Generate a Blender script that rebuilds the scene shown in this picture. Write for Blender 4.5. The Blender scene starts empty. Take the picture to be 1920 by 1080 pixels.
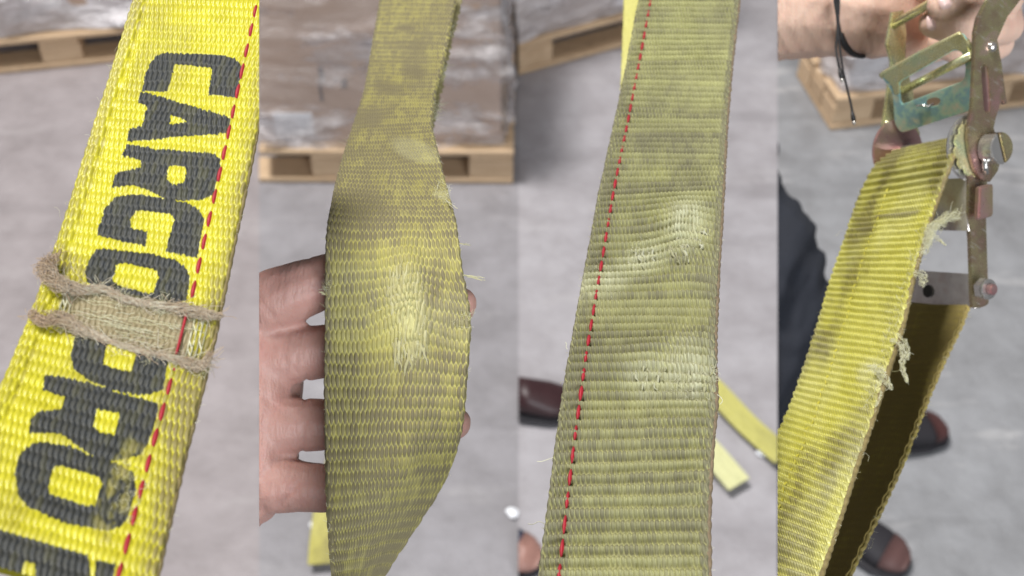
import bpy, bmesh, math, random
import numpy as np
from mathutils import Vector, Matrix
random.seed(7)
RNG = np.random.default_rng(7)
SC = bpy.context.scene
COL = SC.collection

# ------------------------------------------------------------------ camera
CAM_H, PITCH, HFOV = 2.30, math.radians(45.0), math.radians(46.0)
K = 960.0 / math.tan(HFOV / 2)                      # focal length in photograph pixels
C = np.array([0.0, 0.0, CAM_H])
FW = np.array([0.0, math.cos(PITCH), -math.sin(PITCH)])
UP = np.array([0.0, math.sin(PITCH), math.cos(PITCH)])
RT = np.array([1.0, 0.0, 0.0])
cam = bpy.data.cameras.new('camera')
cam.sensor_width = 36.0
cam.lens = 18.0 / math.tan(HFOV / 2)
cam.clip_start, cam.clip_end = 0.02, 200.0
cam.dof.use_dof = True
cam.dof.focus_distance = 0.405
cam.dof.aperture_fstop = 17.5
camo = bpy.data.objects.new('camera', cam)
COL.objects.link(camo)
camo.location = C
camo.rotation_euler = (math.pi / 2 - PITCH, 0, 0)
SC.camera = camo

# ------------------------------------------------------------------ light
world = bpy.data.worlds.new('World')
SC.world = world
world.use_nodes = True
world.node_tree.nodes['Background'].inputs[0].default_value = (0.95, 0.96, 1.0, 1)
world.node_tree.nodes['Background'].inputs[1].default_value = 0.10

def area(name, loc, target, size, power, col, sy=None):
    l = bpy.data.lights.new(name, 'AREA')
    l.shape = 'RECTANGLE'
    l.size, l.size_y = size, sy or size
    l.energy, l.color = power, col
    o = bpy.data.objects.new(name, l)
    COL.objects.link(o)
    o.location = loc
    d = Vector(target) - Vector(loc)
    o.rotation_euler = d.to_track_quat('-Z', 'Y').to_euler()
    return o
area('roof_light', (-2.8, 2.4, 10.0), (0.1, 1.4, 1.0), 2.0, 1500, (1.0, 0.98, 0.95), 2.0)
area('door_daylight', (1.6, -3.2, 3.6), (0.4, 1.4, 0.8), 2.6, 300, (0.92, 0.96, 1.0))
area('carton_fill_light', (-0.1, 2.3, 3.5), (0.0, 4.2, 0.5), 2.6, 40, (1.0, 0.97, 0.94), 0.5)  # added fill lamp to brighten carton fronts and film, not a real fixture
SC.view_settings.view_transform = 'Standard'
SC.view_settings.look = 'None'
SC.view_settings.gamma = 1.0
SC.view_settings.exposure = -0.28
SC.view_settings.use_curve_mapping = False

# ------------------------------------------------------------------ helpers
def ray(px, py):
    return FW + RT * ((px - 960.0) / K) - UP * ((py - 540.0) / K)
def P(px, py, d):
    return C + d * ray(px, py)
def PV(a):
    a = np.asarray(a, float)
    return C + a[:, 2:3] * (FW + RT * ((a[:, 0:1] - 960) / K) - UP * ((a[:, 1:2] - 540) / K))
def project(p):
    q = p - C
    z = q @ FW
    return 960 + K * (q @ RT) / z, 540 - K * (q @ UP) / z
def floor_hit(px, py, z=0.0):
    r = ray(px, py)
    return C + r * ((z - CAM_H) / r[2])
SEAM = {0: (None, 486), 1: (486, 972), 2: (972, 1458), 3: (1458, None)}

def hashn(i, j, seed=0):
    v = np.sin(i * 127.1 + j * 311.7 + seed * 74.7) * 43758.5453
    return v - np.floor(v)
def vnoise(x, y, seed=0):
    xi, yi = np.floor(x), np.floor(y)
    xf, yf = x - xi, y - yi
    xf, yf = xf * xf * (3 - 2 * xf), yf * yf * (3 - 2 * yf)
    a, b = hashn(xi, yi, seed), hashn(xi + 1, yi, seed)
    c, d = hashn(xi, yi + 1, seed), hashn(xi + 1, yi + 1, seed)
    return (a * (1 - xf) + b * xf) * (1 - yf) + (c * (1 - xf) + d * xf) * yf
def fbm(x, y, seed=0, o=3):
    s, a, t = 0, 1.0, 0
    for k in range(o):
        s = s + a * vnoise(x * 2 ** k, y * 2 ** k, seed + k * 3.3)
        t += a
        a *= 0.5
    return s / t
def smooth(e0, e1, x):
    t = np.clip((x - e0) / (e1 - e0), 0, 1)
    return t * t * (3 - 2 * t)

def new_obj(name, me, mat=None, parent=None):
    o = bpy.data.objects.new(name, me)
    COL.objects.link(o)
    if mat is not None:
        me.materials.clear()
        me.materials.append(mat)
    if parent is not None:
        o.parent = parent
        o.matrix_parent_inverse = Matrix.Translation(-parent.location) if parent.type == 'EMPTY' else Matrix()
    return o
def thing(name, loc, label, cat, group=None):
    o = bpy.data.objects.new(name, None)
    o.empty_display_size = 0.02
    COL.objects.link(o)
    o.location = Vector(loc)
    return tag(o, label, cat, group)
def tag(o, label=None, cat=None, group=None, kind=None):
    if label: o['label'] = label
    if cat: o['category'] = cat
    if group: o['group'] = group
    if kind: o['kind'] = kind
    return o
def mesh(name, verts, faces, smooth_=True):
    me = bpy.data.meshes.new(name)
    me.from_pydata([tuple(v) for v in verts], [], faces)
    if smooth_:
        me.polygons.foreach_set('use_smooth', [True] * len(me.polygons))
    me.update()
    return me
def quads_mesh(name, V, F):
    me = bpy.data.meshes.new(name)
    V = np.ascontiguousarray(V, dtype=np.float32)
    F = np.ascontiguousarray(F, dtype=np.int32)
    n = F.shape[1]
    me.vertices.add(len(V))
    me.vertices.foreach_set('co', V.ravel())
    me.loops.add(F.size)
    me.loops.foreach_set('vertex_index', F.ravel())
    me.polygons.add(len(F))
    me.polygons.foreach_set('loop_start', np.arange(0, F.size, n, dtype=np.int32))
    me.polygons.foreach_set('use_smooth', np.ones(len(F), dtype=bool))
    me.update(calc_edges=True)
    me.validate()
    return me
def set_attr(me, name, arr):
    a = me.attributes.new(name, 'FLOAT', 'POINT')
    a.data.foreach_set('value', np.ascontiguousarray(arr, dtype=np.float32))
def set_uv(me, uv):
    l = me.uv_layers.new(name='UVMap')
    idx = np.empty(len(me.loops), dtype=np.int32)
    me.loops.foreach_get('vertex_index', idx)
    l.data.foreach_set('uv', np.ascontiguousarray(uv[idx], dtype=np.float32).ravel())
def clip_to_bay(me, bay, cap=True):
    lo, hi = SEAM[bay]
    bm = bmesh.new()
    bm.from_mesh(me)
    for px, s in ((lo, -1), (hi, 1)):
        if px is None: continue
        n = np.cross(UP, ray(px, 540)) * -1.0
        n = n / np.linalg.norm(n)
        if n[0] < 0: n = -n
        n = n * s
        g = bmesh.ops.bisect_plane(bm, geom=bm.verts[:] + bm.edges[:] + bm.faces[:], dist=1e-6,
                                   plane_co=Vector(C), plane_no=Vector(n), clear_outer=True)
        if cap:
            ed = [e for e in g['geom_cut'] if isinstance(e, bmesh.types.BMEdge)]
            if ed: bmesh.ops.contextual_create(bm, geom=ed)
    bm.to_mesh(me)
    bm.free()
    return me
def box_mesh(name, o, ax, ay, az, x0, x1, y0, y1, z0, z1, bev=0.002):
    bm = bmesh.new()
    vs = []
    for z in (z0, z1):
        for (x, y) in ((x0, y0), (x1, y0), (x1, y1), (x0, y1)):
            vs.append(bm.verts.new(Vector(o + ax * x + ay * y + az * z)))
    for f in ((3, 2, 1, 0), (4, 5, 6, 7), (0, 1, 5, 4), (1, 2, 6, 5), (2, 3, 7, 6), (3, 0, 4, 7)):
        bm.faces.new([vs[i] for i in f])
    if bev:
        bmesh.ops.bevel(bm, geom=bm.edges[:], offset=bev, segments=1, affect='EDGES')
    bmesh.ops.recalc_face_normals(bm, faces=bm.faces[:])
    me = bpy.data.meshes.new(name)
    bm.to_mesh(me)
    bm.free()
    return me
def tube_mesh(name, pts, rad, seg=16, caps=True):
    pts = [np.asarray(p, float) for p in pts]
    n = len(pts)
    if np.isscalar(rad): rad = [rad] * n
    V, F = [], []
    ref = None
    for i in range(n):
        t = pts[min(i + 1, n - 1)] - pts[max(i - 1, 0)]
        t = t / (np.linalg.norm(t) + 1e-12)
        if ref is None:
            ref = np.cross(t, [0.3, 0.5, 0.8])
        a = ref - t * (ref @ t)
        a /= np.linalg.norm(a)
        ref = a
        b = np.cross(t, a)
        for k in range(seg):
            w = 2 * math.pi * k / seg
            V.append(pts[i] + rad[i] * (a * math.cos(w) + b * math.sin(w)))
    for i in range(n - 1):
        for k in range(seg):
            k2 = (k + 1) % seg
            F.append((i * seg + k, i * seg + k2, (i + 1) * seg + k2, (i + 1) * seg + k))
    if caps:
        F.append(tuple(range(seg))[::-1])
        F.append(tuple((n - 1) * seg + k for k in range(seg)))
    return mesh(name, V, F)
def extrude_poly(name, pts, vec, bev=0.0):
    bm = bmesh.new()
    a = [bm.verts.new(Vector(p)) for p in pts]
    b = [bm.verts.new(Vector(np.asarray(p) + vec)) for p in pts]
    n = len(a)
    bm.faces.new(a[::-1]); bm.faces.new(b)
    for i in range(n):
        bm.faces.new((a[i], a[(i + 1) % n], b[(i + 1) % n], b[i]))
    bmesh.ops.recalc_face_normals(bm, faces=bm.faces[:])
    if bev:
        rim = [e for e in bm.edges if len(e.link_faces) == 2 and e.calc_face_angle(0) > 0.9 and
               any(len(f.verts) > 4 for f in e.link_faces)]
        bmesh.ops.bevel(bm, geom=rim, offset=bev, segments=2, affect='EDGES', clamp_overlap=True)
    me = bpy.data.meshes.new(name)
    bm.to_mesh(me)
    bm.free()
    return me

# ------------------------------------------------------------------ materials
class NT:
    def __init__(s, name):
        s.m = bpy.data.materials.new(name)
        s.m.use_nodes = True
        s.t = s.m.node_tree
        s.b = s.t.nodes['Principled BSDF']
        s.out = s.t.nodes['Material Output']
    def n(s, kind, **kw):
        nd = s.t.nodes.new(kind)
        for k, v in kw.items():
            if hasattr(nd, k): setattr(nd, k, v)
            else: nd.inputs[k.replace('_', ' ')].default_value = v
        return nd
    def l(s, a, b): s.t.links.new(a, b)
    def noise(s, scale, detail=4, rough=0.55, vec=None, mapscale=None):
        nd = s.n('ShaderNodeTexNoise')
        nd.inputs['Scale'].default_value = scale
        nd.inputs['Detail'].default_value = detail
        nd.inputs['Roughness'].default_value = rough
        if vec is None:
            vec = s.n('ShaderNodeTexCoord').outputs['Object']
        if mapscale is not None:
            mp = s.n('ShaderNodeMapping')
            mp.inputs['Scale'].default_value = mapscale
            s.l(vec, mp.inputs['Vector']); vec = mp.outputs[0]
        s.l(vec, nd.inputs['Vector'])
        return nd.outputs['Fac']
    def ramp(s, fac, stops):
        r = s.n('ShaderNodeValToRGB')
        e = r.color_ramp.elements
        while len(e) < len(stops): e.new(0.5)
        for i, (p, c) in enumerate(stops):
            e[i].position = p
            e[i].color = (c[0], c[1], c[2], 1) if hasattr(c, '__len__') else (c, c, c, 1)
        s.l(fac, r.inputs[0])
        return r.outputs[0]
    def mix(s, fac, a, b, mode='MIX'):
        m = s.n('ShaderNodeMix', data_type='RGBA', blend_type=mode)
        for v, i in ((fac, 0), (a, 6), (b, 7)):
            if hasattr(v, 'is_linked'): s.l(v, m.inputs[i])
            elif i == 0: m.inputs[0].default_value = v
            else: m.inputs[i].default_value = (v[0], v[1], v[2], 1)
        return m.outputs[2]
    def math(s, op, a, b=0.0, c=None):
        m = s.n('ShaderNodeMath', operation=op)
        for v, i in ((a, 0), (b, 1), (c, 2)):
            if v is None: continue
            if hasattr(v, 'is_linked'): s.l(v, m.inputs[i])
            else: m.inputs[i].default_value = v
        return m.outputs[0]
    def attr(s, name):
        return s.n('ShaderNodeAttribute', attribute_name=name).outputs['Fac']
    def bump(s, h, strength, dist, prev=None):
        b = s.n('ShaderNodeBump')
        b.inputs['Strength'].default_value = strength
        b.inputs['Distance'].default_value = dist
        s.l(h, b.inputs['Height'])
        if prev is not None: s.l(prev, b.inputs['Normal'])
        return b.outputs[0]
    def set(s, **kw):
        for k, v in kw.items():
            i = s.b.inputs[k.replace('_', ' ')]
            if hasattr(v, 'is_linked'): s.l(v, i)
            elif hasattr(v, '__len__') and len(v) == 3 and i.type == 'RGBA': i.default_value = (*v, 1)
            else: i.default_value = v
        return s.m

def concrete(name, base, dark, light, scr=0.4):
    t = NT(name)
    n1 = t.noise(1.3, 5, 0.6)
    n2 = t.noise(9, 6, 0.65)
    n3 = t.noise(120, 4, 0.7)
    n4 = t.noise(3.0, 5, 0.6, mapscale=(1.0, 3.2, 1.0))
    c = t.mix(t.ramp(n1, [(0.35, 0.0), (0.7, 1.0)]), dark, light)
    c = t.mix(0.42, c, t.mix(t.ramp(n2, [(0.36, 0.0), (0.64, 1.0)]), tuple(x * 0.85 for x in dark), light))
    c = t.mix(t.math('MULTIPLY', t.ramp(n4, [(0.58, 0.0), (0.7, 1.0)]), scr), c, (0.62, 0.6, 0.6))
    c = t.mix(t.math('MULTIPLY', t.ramp(n3, [(0.62, 0.0), (0.75, 1.0)]), 0.25), c, (0.16, 0.15, 0.15))
    spots = t.noise(26, 3, 0.5)
    c = t.mix(t.math('MULTIPLY', t.ramp(spots, [(0.70, 0.0), (0.76, 1.0)]), 0.45), c, (0.14, 0.13, 0.13))
    mk = t.noise(1.7, 4, 0.55, mapscale=(0.35, 3.0, 1.0))
    c = t.mix(t.math('MULTIPLY', t.ramp(mk, [(0.60, 0.0), (0.68, 1.0)]), 0.35), c, tuple(x * 0.62 for x in dark))
    vo = t.n('ShaderNodeTexVoronoi', feature='DISTANCE_TO_EDGE'); vo.inputs['Scale'].default_value = 1.1
    t.l(t.mix(0.25, t.n('ShaderNodeTexCoord').outputs['Object'], t.n('ShaderNodeTexNoise').outputs['Color']), vo.inputs['Vector'])
    c = t.mix(t.math('MULTIPLY', t.ramp(vo.outputs['Distance'], [(0.0, 1.0), (0.006, 0.0)]), 0.08 * min(1, scr * 3)), c, (0.10, 0.09, 0.09))
    b = t.bump(n3, 0.35, 0.005, t.bump(n2, 0.6, 0.016))
    return t.set(Base_Color=c, Roughness=t.ramp(n2, [(0.3, 0.5), (0.7, 0.75)]), Normal=b)
def wood(name, a, b):
    t = NT(name)
    oi = t.n('ShaderNodeObjectInfo').outputs['Random']
    n = t.noise(6, 5, 0.6, mapscale=(1, 9, 9))
    c = t.mix(t.ramp(n, [(0.3, 0.0), (0.7, 1.0)]), a, b)
    c = t.mix(t.math('MULTIPLY', oi, 0.3), c, (0.3, 0.2, 0.12))
    n2 = t.noise(40, 4, 0.6)
    c = t.mix(t.math('MULTIPLY', t.ramp(n2, [(0.55, 0.0), (0.8, 1.0)]), 0.4), c, (0.18, 0.13, 0.09))
    return t.set(Base_Color=c, Roughness=0.75, Normal=t.bump(n, 0.4, 0.004))
def cardboard():
    t = NT('cardboard')
    n = t.noise(5, 4)
    c = t.mix(n, (0.46, 0.325, 0.245), (0.54, 0.40, 0.31))
    n2 = t.noise(60, 3)
    return t.set(Base_Color=t.mix(t.math('MULTIPLY', n2, 0.2), c, (0.3, 0.2, 0.14)), Roughness=0.7)
def wrap_mat(milk):
    t = NT('stretch_wrap_film')
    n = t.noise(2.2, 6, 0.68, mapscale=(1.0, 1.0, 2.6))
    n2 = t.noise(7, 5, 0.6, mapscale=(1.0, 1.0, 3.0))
    st = t.ramp(n, [(0.48, 0.0), (0.62, 1.0)])  # opaque white streaks paint in the film's highlights
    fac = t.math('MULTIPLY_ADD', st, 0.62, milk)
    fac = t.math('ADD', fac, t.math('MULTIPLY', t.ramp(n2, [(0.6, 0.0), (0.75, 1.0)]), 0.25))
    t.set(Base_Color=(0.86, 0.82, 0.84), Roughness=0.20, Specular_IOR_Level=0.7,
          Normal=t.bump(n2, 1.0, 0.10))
    tr = t.n('ShaderNodeBsdfTransparent')
    mx = t.n('ShaderNodeMixShader')
    t.l(fac, mx.inputs[0]); t.l(tr.outputs[0], mx.inputs[1]); t.l(t.b.outputs[0], mx.inputs[2])
    t.l(mx.outputs[0], t.out.inputs[0])
    return t.m
def plain(name, col, rough=0.6, metal=0.0, var=0.15, scale=60, bump=0.0):
    t = NT(name)
    n = t.noise(scale, 4, 0.6)
    c = t.mix(n, tuple(x * (1 - var) for x in col), tuple(min(1, x * (1 + var)) for x in col))
    t.set(Base_Color=c, Roughness=rough, Metallic=metal)
    if bump: t.set(Normal=t.bump(n, 0.6, bump))
    return t.m
def webbing_mat(name, ya, yb, dirtc, palec=(0.62, 0.62, 0.42), rough=0.42, printc=(0.020, 0.024, 0.028), sheen=0.04, spec=0.28):
    """woven polyester: hgt = how proud a yarn stands, rnd = per yarn, ink / dirt / pale = marks on the cloth"""
    t = NT(name)
    uv = t.n('ShaderNodeUVMap').outputs[0]
    fib = t.noise(1.0, 3, 0.6, vec=uv, mapscale=(5200, 500, 1))
    blot = t.noise(1.0, 4, 0.6, vec=uv, mapscale=(90, 70, 1))
    hgt, rnd = t.attr('hgt'), t.attr('rnd')
    c = t.mix(t.ramp(blot, [(0.3, 0.0), (0.7, 1.0)]), ya, yb)
    c = t.mix(t.math('MULTIPLY', rnd, 0.35), c, tuple(x * 1.25 for x in yb))
    df = t.math('MINIMUM', t.attr('dirt'), 0.95)
    c = t.mix(df, c, dirtc)
    ink = t.math('MULTIPLY', t.attr('ink'), t.math('SUBTRACT', 1.0, t.math('MULTIPLY', t.ramp(rnd, [(0.55, 0.0), (1.0, 1.0)]), 0.05)))
    c = t.mix(ink, c, printc)
    pf = t.math('MULTIPLY', t.attr('pale'), t.math('MULTIPLY_ADD', t.ramp(fib, [(0.3, 0.0), (0.7, 1.0)]), 0.5, 0.5))
    c = t.mix(pf, c, palec)
    c = t.mix(t.math('MULTIPLY', t.ramp(fib, [(0.35, 1.0), (0.6, 0.0)]), 0.30), c, tuple(x * 0.45 for x in dirtc))
    b = t.bump(fib, 0.45, 0.00018)
    rg = t.math('ADD', t.math('MULTIPLY_ADD', t.attr('dirt'), 0.25, rough), t.math('MULTIPLY', t.attr('ink'), 0.22))
    return t.set(Base_Color=c, Roughness=rg, Normal=b, Sheen_Weight=sheen, Sheen_Roughness=0.4, Specular_IOR_Level=spec)
def fibre_mat(name, a, b):
    t = NT(name)
    c = t.mix(t.attr('tone'), a, b)
    return t.set(Base_Color=c, Roughness=0.6, Sheen_Weight=0.5, Specular_IOR_Level=0.3)
def skin_mat(name, a, b, red):
    t = NT(name)
    n = t.noise(14, 5, 0.6)
    n2 = t.noise(90, 4, 0.6)
    v = t.n('ShaderNodeTexVoronoi'); v.inputs['Scale'].default_value = 900
    t.l(t.n('ShaderNodeTexCoord').outputs['Object'], v.inputs['Vector'])
    wv = t.noise(60, 3, 0.6, mapscale=(5, 1, 1.6))
    c = t.mix(t.ramp(n, [(0.3, 0.0), (0.7, 1.0)]), a, b)
    c = t.mix(t.math('MULTIPLY', t.ramp(n2, [(0.5, 0.0), (0.75, 1.0)]), 0.35), c, red)
    bb = t.bump(v.outputs[0], 0.25, 0.0003, t.bump(wv, 0.6, 0.0014))
    return t.set(Base_Color=c, Roughness=0.5, Normal=bb, Subsurface_Weight=0.18,
                 Subsurface_Radius=(0.006, 0.0022, 0.0012), Subsurface_Scale=1.0, Specular_IOR_Level=0.35)
def zinc(name, stops, rough=0.30, scale=45, metal=0.85):
    t = NT(name)
    n = t.noise(scale, 4, 0.6)
    n2 = t.noise(900, 3, 0.6)
    c = t.ramp(n, stops)
    sc = t.noise(80, 3, 0.5, mapscale=(1, 14, 3))
    c = t.mix(t.math('MULTIPLY', t.ramp(sc, [(0.62, 0.0), (0.7, 1.0)]), 0.4), c, (0.75, 0.72, 0.66))
    r = t.math('MULTIPLY_ADD', n2, 0.16, rough - 0.12)
    return t.set(Base_Color=c, Metallic=metal, Roughness=r, Normal=t.bump(n2, 0.10, 0.0003))

M_WOOD = wood('pallet_wood', (0.52, 0.36, 0.22), (0.66, 0.49, 0.32))
M_CARD = cardboard()
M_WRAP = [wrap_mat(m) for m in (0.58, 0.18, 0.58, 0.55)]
M_LABEL = plain('white_paper', (0.82, 0.83, 0.86), 0.6, var=0.05)
M_INK = plain('grey_box_print', (0.16, 0.13, 0.12), 0.7)

# ------------------------------------------------------------------ floor: four concrete slabs, one per bay
floor_cols = [((0.29, 0.258, 0.264), (0.23, 0.203, 0.207), (0.345, 0.311, 0.32), 0.12),
              ((0.255, 0.243, 0.258), (0.20, 0.19, 0.20), (0.31, 0.298, 0.318), 0.12),
              ((0.335, 0.318, 0.338), (0.275, 0.257, 0.27), (0.39, 0.376, 0.40), 0.10),
              ((0.238, 0.240, 0.252), (0.19, 0.19, 0.197), (0.295, 0.299, 0.315), 0.35)]
for b in range(4):
    lo, hi = SEAM[b]
    lo = -2600 if lo is None else lo
    hi = 4500 if hi is None else hi
    V = [floor_hit(lo, -700), floor_hit(hi, -700), floor_hit(hi, 2200), floor_hit(lo, 2200)]
    nx, ny = 24, 24
    vs, fs = [], []
    for j in range(ny + 1):
        for i in range(nx + 1):
            a = V[0] + (V[1] - V[0]) * i / nx
            d = V[3] + (V[2] - V[3]) * i / nx
            vs.append(a + (d - a) * j / ny)
    for j in range(ny):
        for i in range(nx):
            k = j * (nx + 1) + i
            fs.append((k, k + nx + 1, k + nx + 2, k + 1))
    o = new_obj('floor', mesh('floor', vs, fs), concrete('concrete', *floor_cols[b]))
    tag(o, kind='structure')

# ------------------------------------------------------------------ pallets with wrapped cartons
def pallet(bay, pa, pb, ext0, ext1, label, clabel, wlabel, boxh, inset=0.03, depth=0.8, h=0.125, clip=True):
    A, B = floor_hit(*pa), floor_hit(*pb)
    f = (B - A) / np.linalg.norm(B - A)
    z = np.array([0, 0, 1.0])
    g = np.cross(z, f)
    if g[1] < 0: g = -g
    x0, x1 = -ext0, np.linalg.norm(B - A) + ext1
    Lx = x1 - x0
    base = A + f * (x0 + x1) / 2 + g * depth / 2
    t = thing('pallet', base, label, 'pallet', 'wooden pallets with wrapped cartons')
    def part(nm, *a, par=t, mat=M_WOOD, bev=0.003):
        me = box_mesh(nm, A, f, g, z, *a, bev=bev)
        if clip: clip_to_bay(me, bay)
        if len(me.polygons): return new_obj(nm, me, mat, par)
        bpy.data.meshes.remove(me)
    tb = 0.018
    for k in range(3):
        y0 = k * (depth - 0.1) / 2
        part('bottom_board', x0, x1, y0, y0 + 0.1, 0.002, 0.002 + tb)
    for k in range(3):
        xx = x0 + k * (Lx - 0.13) / 2
        for q in range(3):
            y0 = q * (depth - 0.1) / 2
            part('block', xx, xx + 0.13, y0 + 0.004, y0 + 0.096, 0.0205 + 0.0005, h - 2 * tb - 0.0025)
        part('stringer_board', xx + 0.003, xx + 0.127, 0.002, depth - 0.002, h - 2 * tb - 0.002, h - tb - 0.001)
    nb = 6 if depth > 0.7 else 2
    for k in range(nb):
        y0 = k * (depth - 0.11) / (nb - 1)
        part('deck_board', x0 - 0.002, x1 + 0.002, y0 - 0.003 if k == 0 else y0, y0 + 0.11, h - tb, h)
    c = thing('carton', A + f * (x0 + x1) / 2 + g * depth / 2 + z * h, clabel, 'box', 'cartons on the pallets')
    i = inset
    me = box_mesh('body', A, f, g, z, x0 + i, x1 - i, i, depth - i, h + 0.001, h + boxh, bev=0.008)
    if clip: clip_to_bay(me, bay)
    new_obj('body', me, M_CARD, c)
    # film wound round the four sides of the load and over its rim
    w = thing('stretch_wrap', A + f * (x0 + x1) / 2 + g * depth / 2 + z * (h + 0.002), wlabel, 'plastic wrap', 'plastic films round the cartons')
    j = i - 0.010
    per = [(x0 + j, depth - j), (x0 + j, j), (x1 - j, j), (x1 - j, depth - j)]
    pts = []
    for a, b2 in zip(per, per[1:] + per[:1]):
        n = max(6, int(math.dist(a, b2) / 0.018))
        for k in range(n):
            pts.append((a[0] + (b2[0] - a[0]) * k / n, a[1] + (b2[1] - a[1]) * k / n))
    pts = np.array(pts)
    nz = int(boxh / 0.018) + 2
    cx, cy = (x0 + x1) / 2, depth / 2
    V, F = [], []
    npt = len(pts)
    for r in range(nz + 1):
        zz = h + 0.004 + (boxh + 0.012) * r / nz
        nn = fbm(np.arange(npt) * 0.11 + zz * 5, np.full(npt, zz * 13), bay + 2) - 0.5
        rg = 1 - np.abs(2 * fbm(np.arange(npt) * 0.06 - zz * 8, np.full(npt, zz * 10 + 4), bay + 20, 2) - 1)
        nn = nn + 0.9 * rg ** 10
        for (x, y), q in zip(pts, nn):
            d = np.array([np.sign(x - cx) if abs(abs(x - cx) - (Lx / 2 - j)) < 1e-3 else 0,
                          np.sign(y - cy) if abs(abs(y - cy) - (depth / 2 - j)) < 1e-3 else 0], float)
            x2, y2 = x + d[0] * q * 0.034, y + d[1] * q * 0.034
            V.append(A + f * x2 + g * y2 + z * zz)
    for r in range(nz):
        for k in range(npt):
            k2 = (k + 1) % npt
            F.append((r * npt + k, r * npt + k2, (r + 1) * npt + k2, (r + 1) * npt + k))
    me = mesh('film', V, F)
    if clip: clip_to_bay(me, bay, cap=False)
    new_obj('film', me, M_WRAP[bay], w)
    return A, f, g, z, c, h, i

def face_patch(fr, parent, name, px0, py0, px1, py1, mat, bay, off=0.004):
    """a flat sticker on the carton's front face between two photograph points"""
    A, f, g, z, c, h, i = fr
    o = A + g * (i - 0.001)
    def hit(px, py):
        r = ray(px, py)
        t = ((o - C) @ g) / (r @ g)
        p = C + r * t - A
        return p @ f, p @ z
    a, b = hit(px0, py0), hit(px1, py1)
    me = box_mesh(name, A, f, g, z, min(a[0], b[0]), max(a[0], b[0]), i - off, i - 0.0005, min(a[1], b[1]), max(a[1], b[1]), bev=0)
    clip_to_bay(me, bay)
    return new_obj(name, me, mat, parent)

fr = pallet(0, (-10, 141), (225, 117), 0.25, 0.30, 'wooden pallet behind the black-lettered yellow strap',
            'wrapped carton on the pallet behind the lettered strap', 'cloudy plastic film round the carton behind the lettered strap', 0.6)
face_patch(fr, fr[4], 'paper_label', 38, -40, 118, 18, M_LABEL, 0)
fr = pallet(1, (486, 343), (962, 346), 0.30, 0.0, 'wooden pallet behind the strap laid over the hand',
            'brown carton with white paper label and grey print marks', 'crinkled clear film round the labelled brown carton', 0.56, inset=0.035)
face_patch(fr, fr[4], 'paper_label', 510, 211, 591, 255, M_LABEL, 1)
for q in range(3):
    face_patch(fr, fr[4], 'label_print', 530, 232 + q * 6, 578, 234 + q * 6, plain('label_grey', (0.5, 0.52, 0.55)), 1, off=0.0055)
for a in ((596, 125, 609, 152), (597, 158, 607, 190), (640, 148, 651, 164), (626, 146, 632, 152)):
    face_patch(fr, fr[4], 'print_mark', *a, M_INK, 1)
fr = pallet(2, (972, 143), (1165, 90), 0.46, 0.20, 'wooden pallet upper left of the strap with red thread on its left',
            'wrapped carton on the pallet beside the red-threaded strap', 'cloudy plastic film round the carton beside the red-threaded strap', 0.6)
fr = pallet(3, (1556, 246), (1890, 205), 0.0, 0.45, 'wooden pallet behind the metal ratchet',
            'wrapped carton on the pallet behind the ratchet', 'milky plastic film round the carton behind the ratchet', 0.5, depth=0.30)
face_patch(fr, fr[4], 'paper_label', 1605, 108, 1655, 150, M_LABEL, 3)

# ------------------------------------------------------------------ webbing
def in_poly(px, py, poly):
    x, y = np.asarray(poly, float).T
    inside = np.zeros(px.shape, bool)
    n = len(x)
    j = n - 1
    for i in range(n):
        c = (y[i] > py) != (y[j] > py)
        with np.errstate(divide='ignore', invalid='ignore'):
            xx = (x[j] - x[i]) * (py - y[i]) / (y[j] - y[i]) + x[i]
        inside ^= c & (px < xx)
        j = i
    return inside
def blob(px, py, cx, cy, rx, ry, ang=0.0, hard=0.5):
    a = math.radians(ang)
    dx, dy = px - cx, py - cy
    u = (dx * math.cos(a) + dy * math.sin(a)) / rx
    v = (-dx * math.sin(a) + dy * math.cos(a)) / ry
    return 1 - smooth(hard, 1.0, np.sqrt(u * u + v * v))

def solve_depth(pa, da, pb, width, far=True):
    """depth of pixel pb so that it lies `width` from pixel pa at depth da"""
    a = da * ray(*pa)
    r = ray(*pb)
    A_, B_, C_ = r @ r, -2 * (a @ r), a @ a - width * width
    D = B_ * B_ - 4 * A_ * C_
    if D < 0: return -B_ / (2 * A_)
    s = math.sqrt(D)
    return (-B_ + (s if far else -s)) / (2 * A_)

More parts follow.
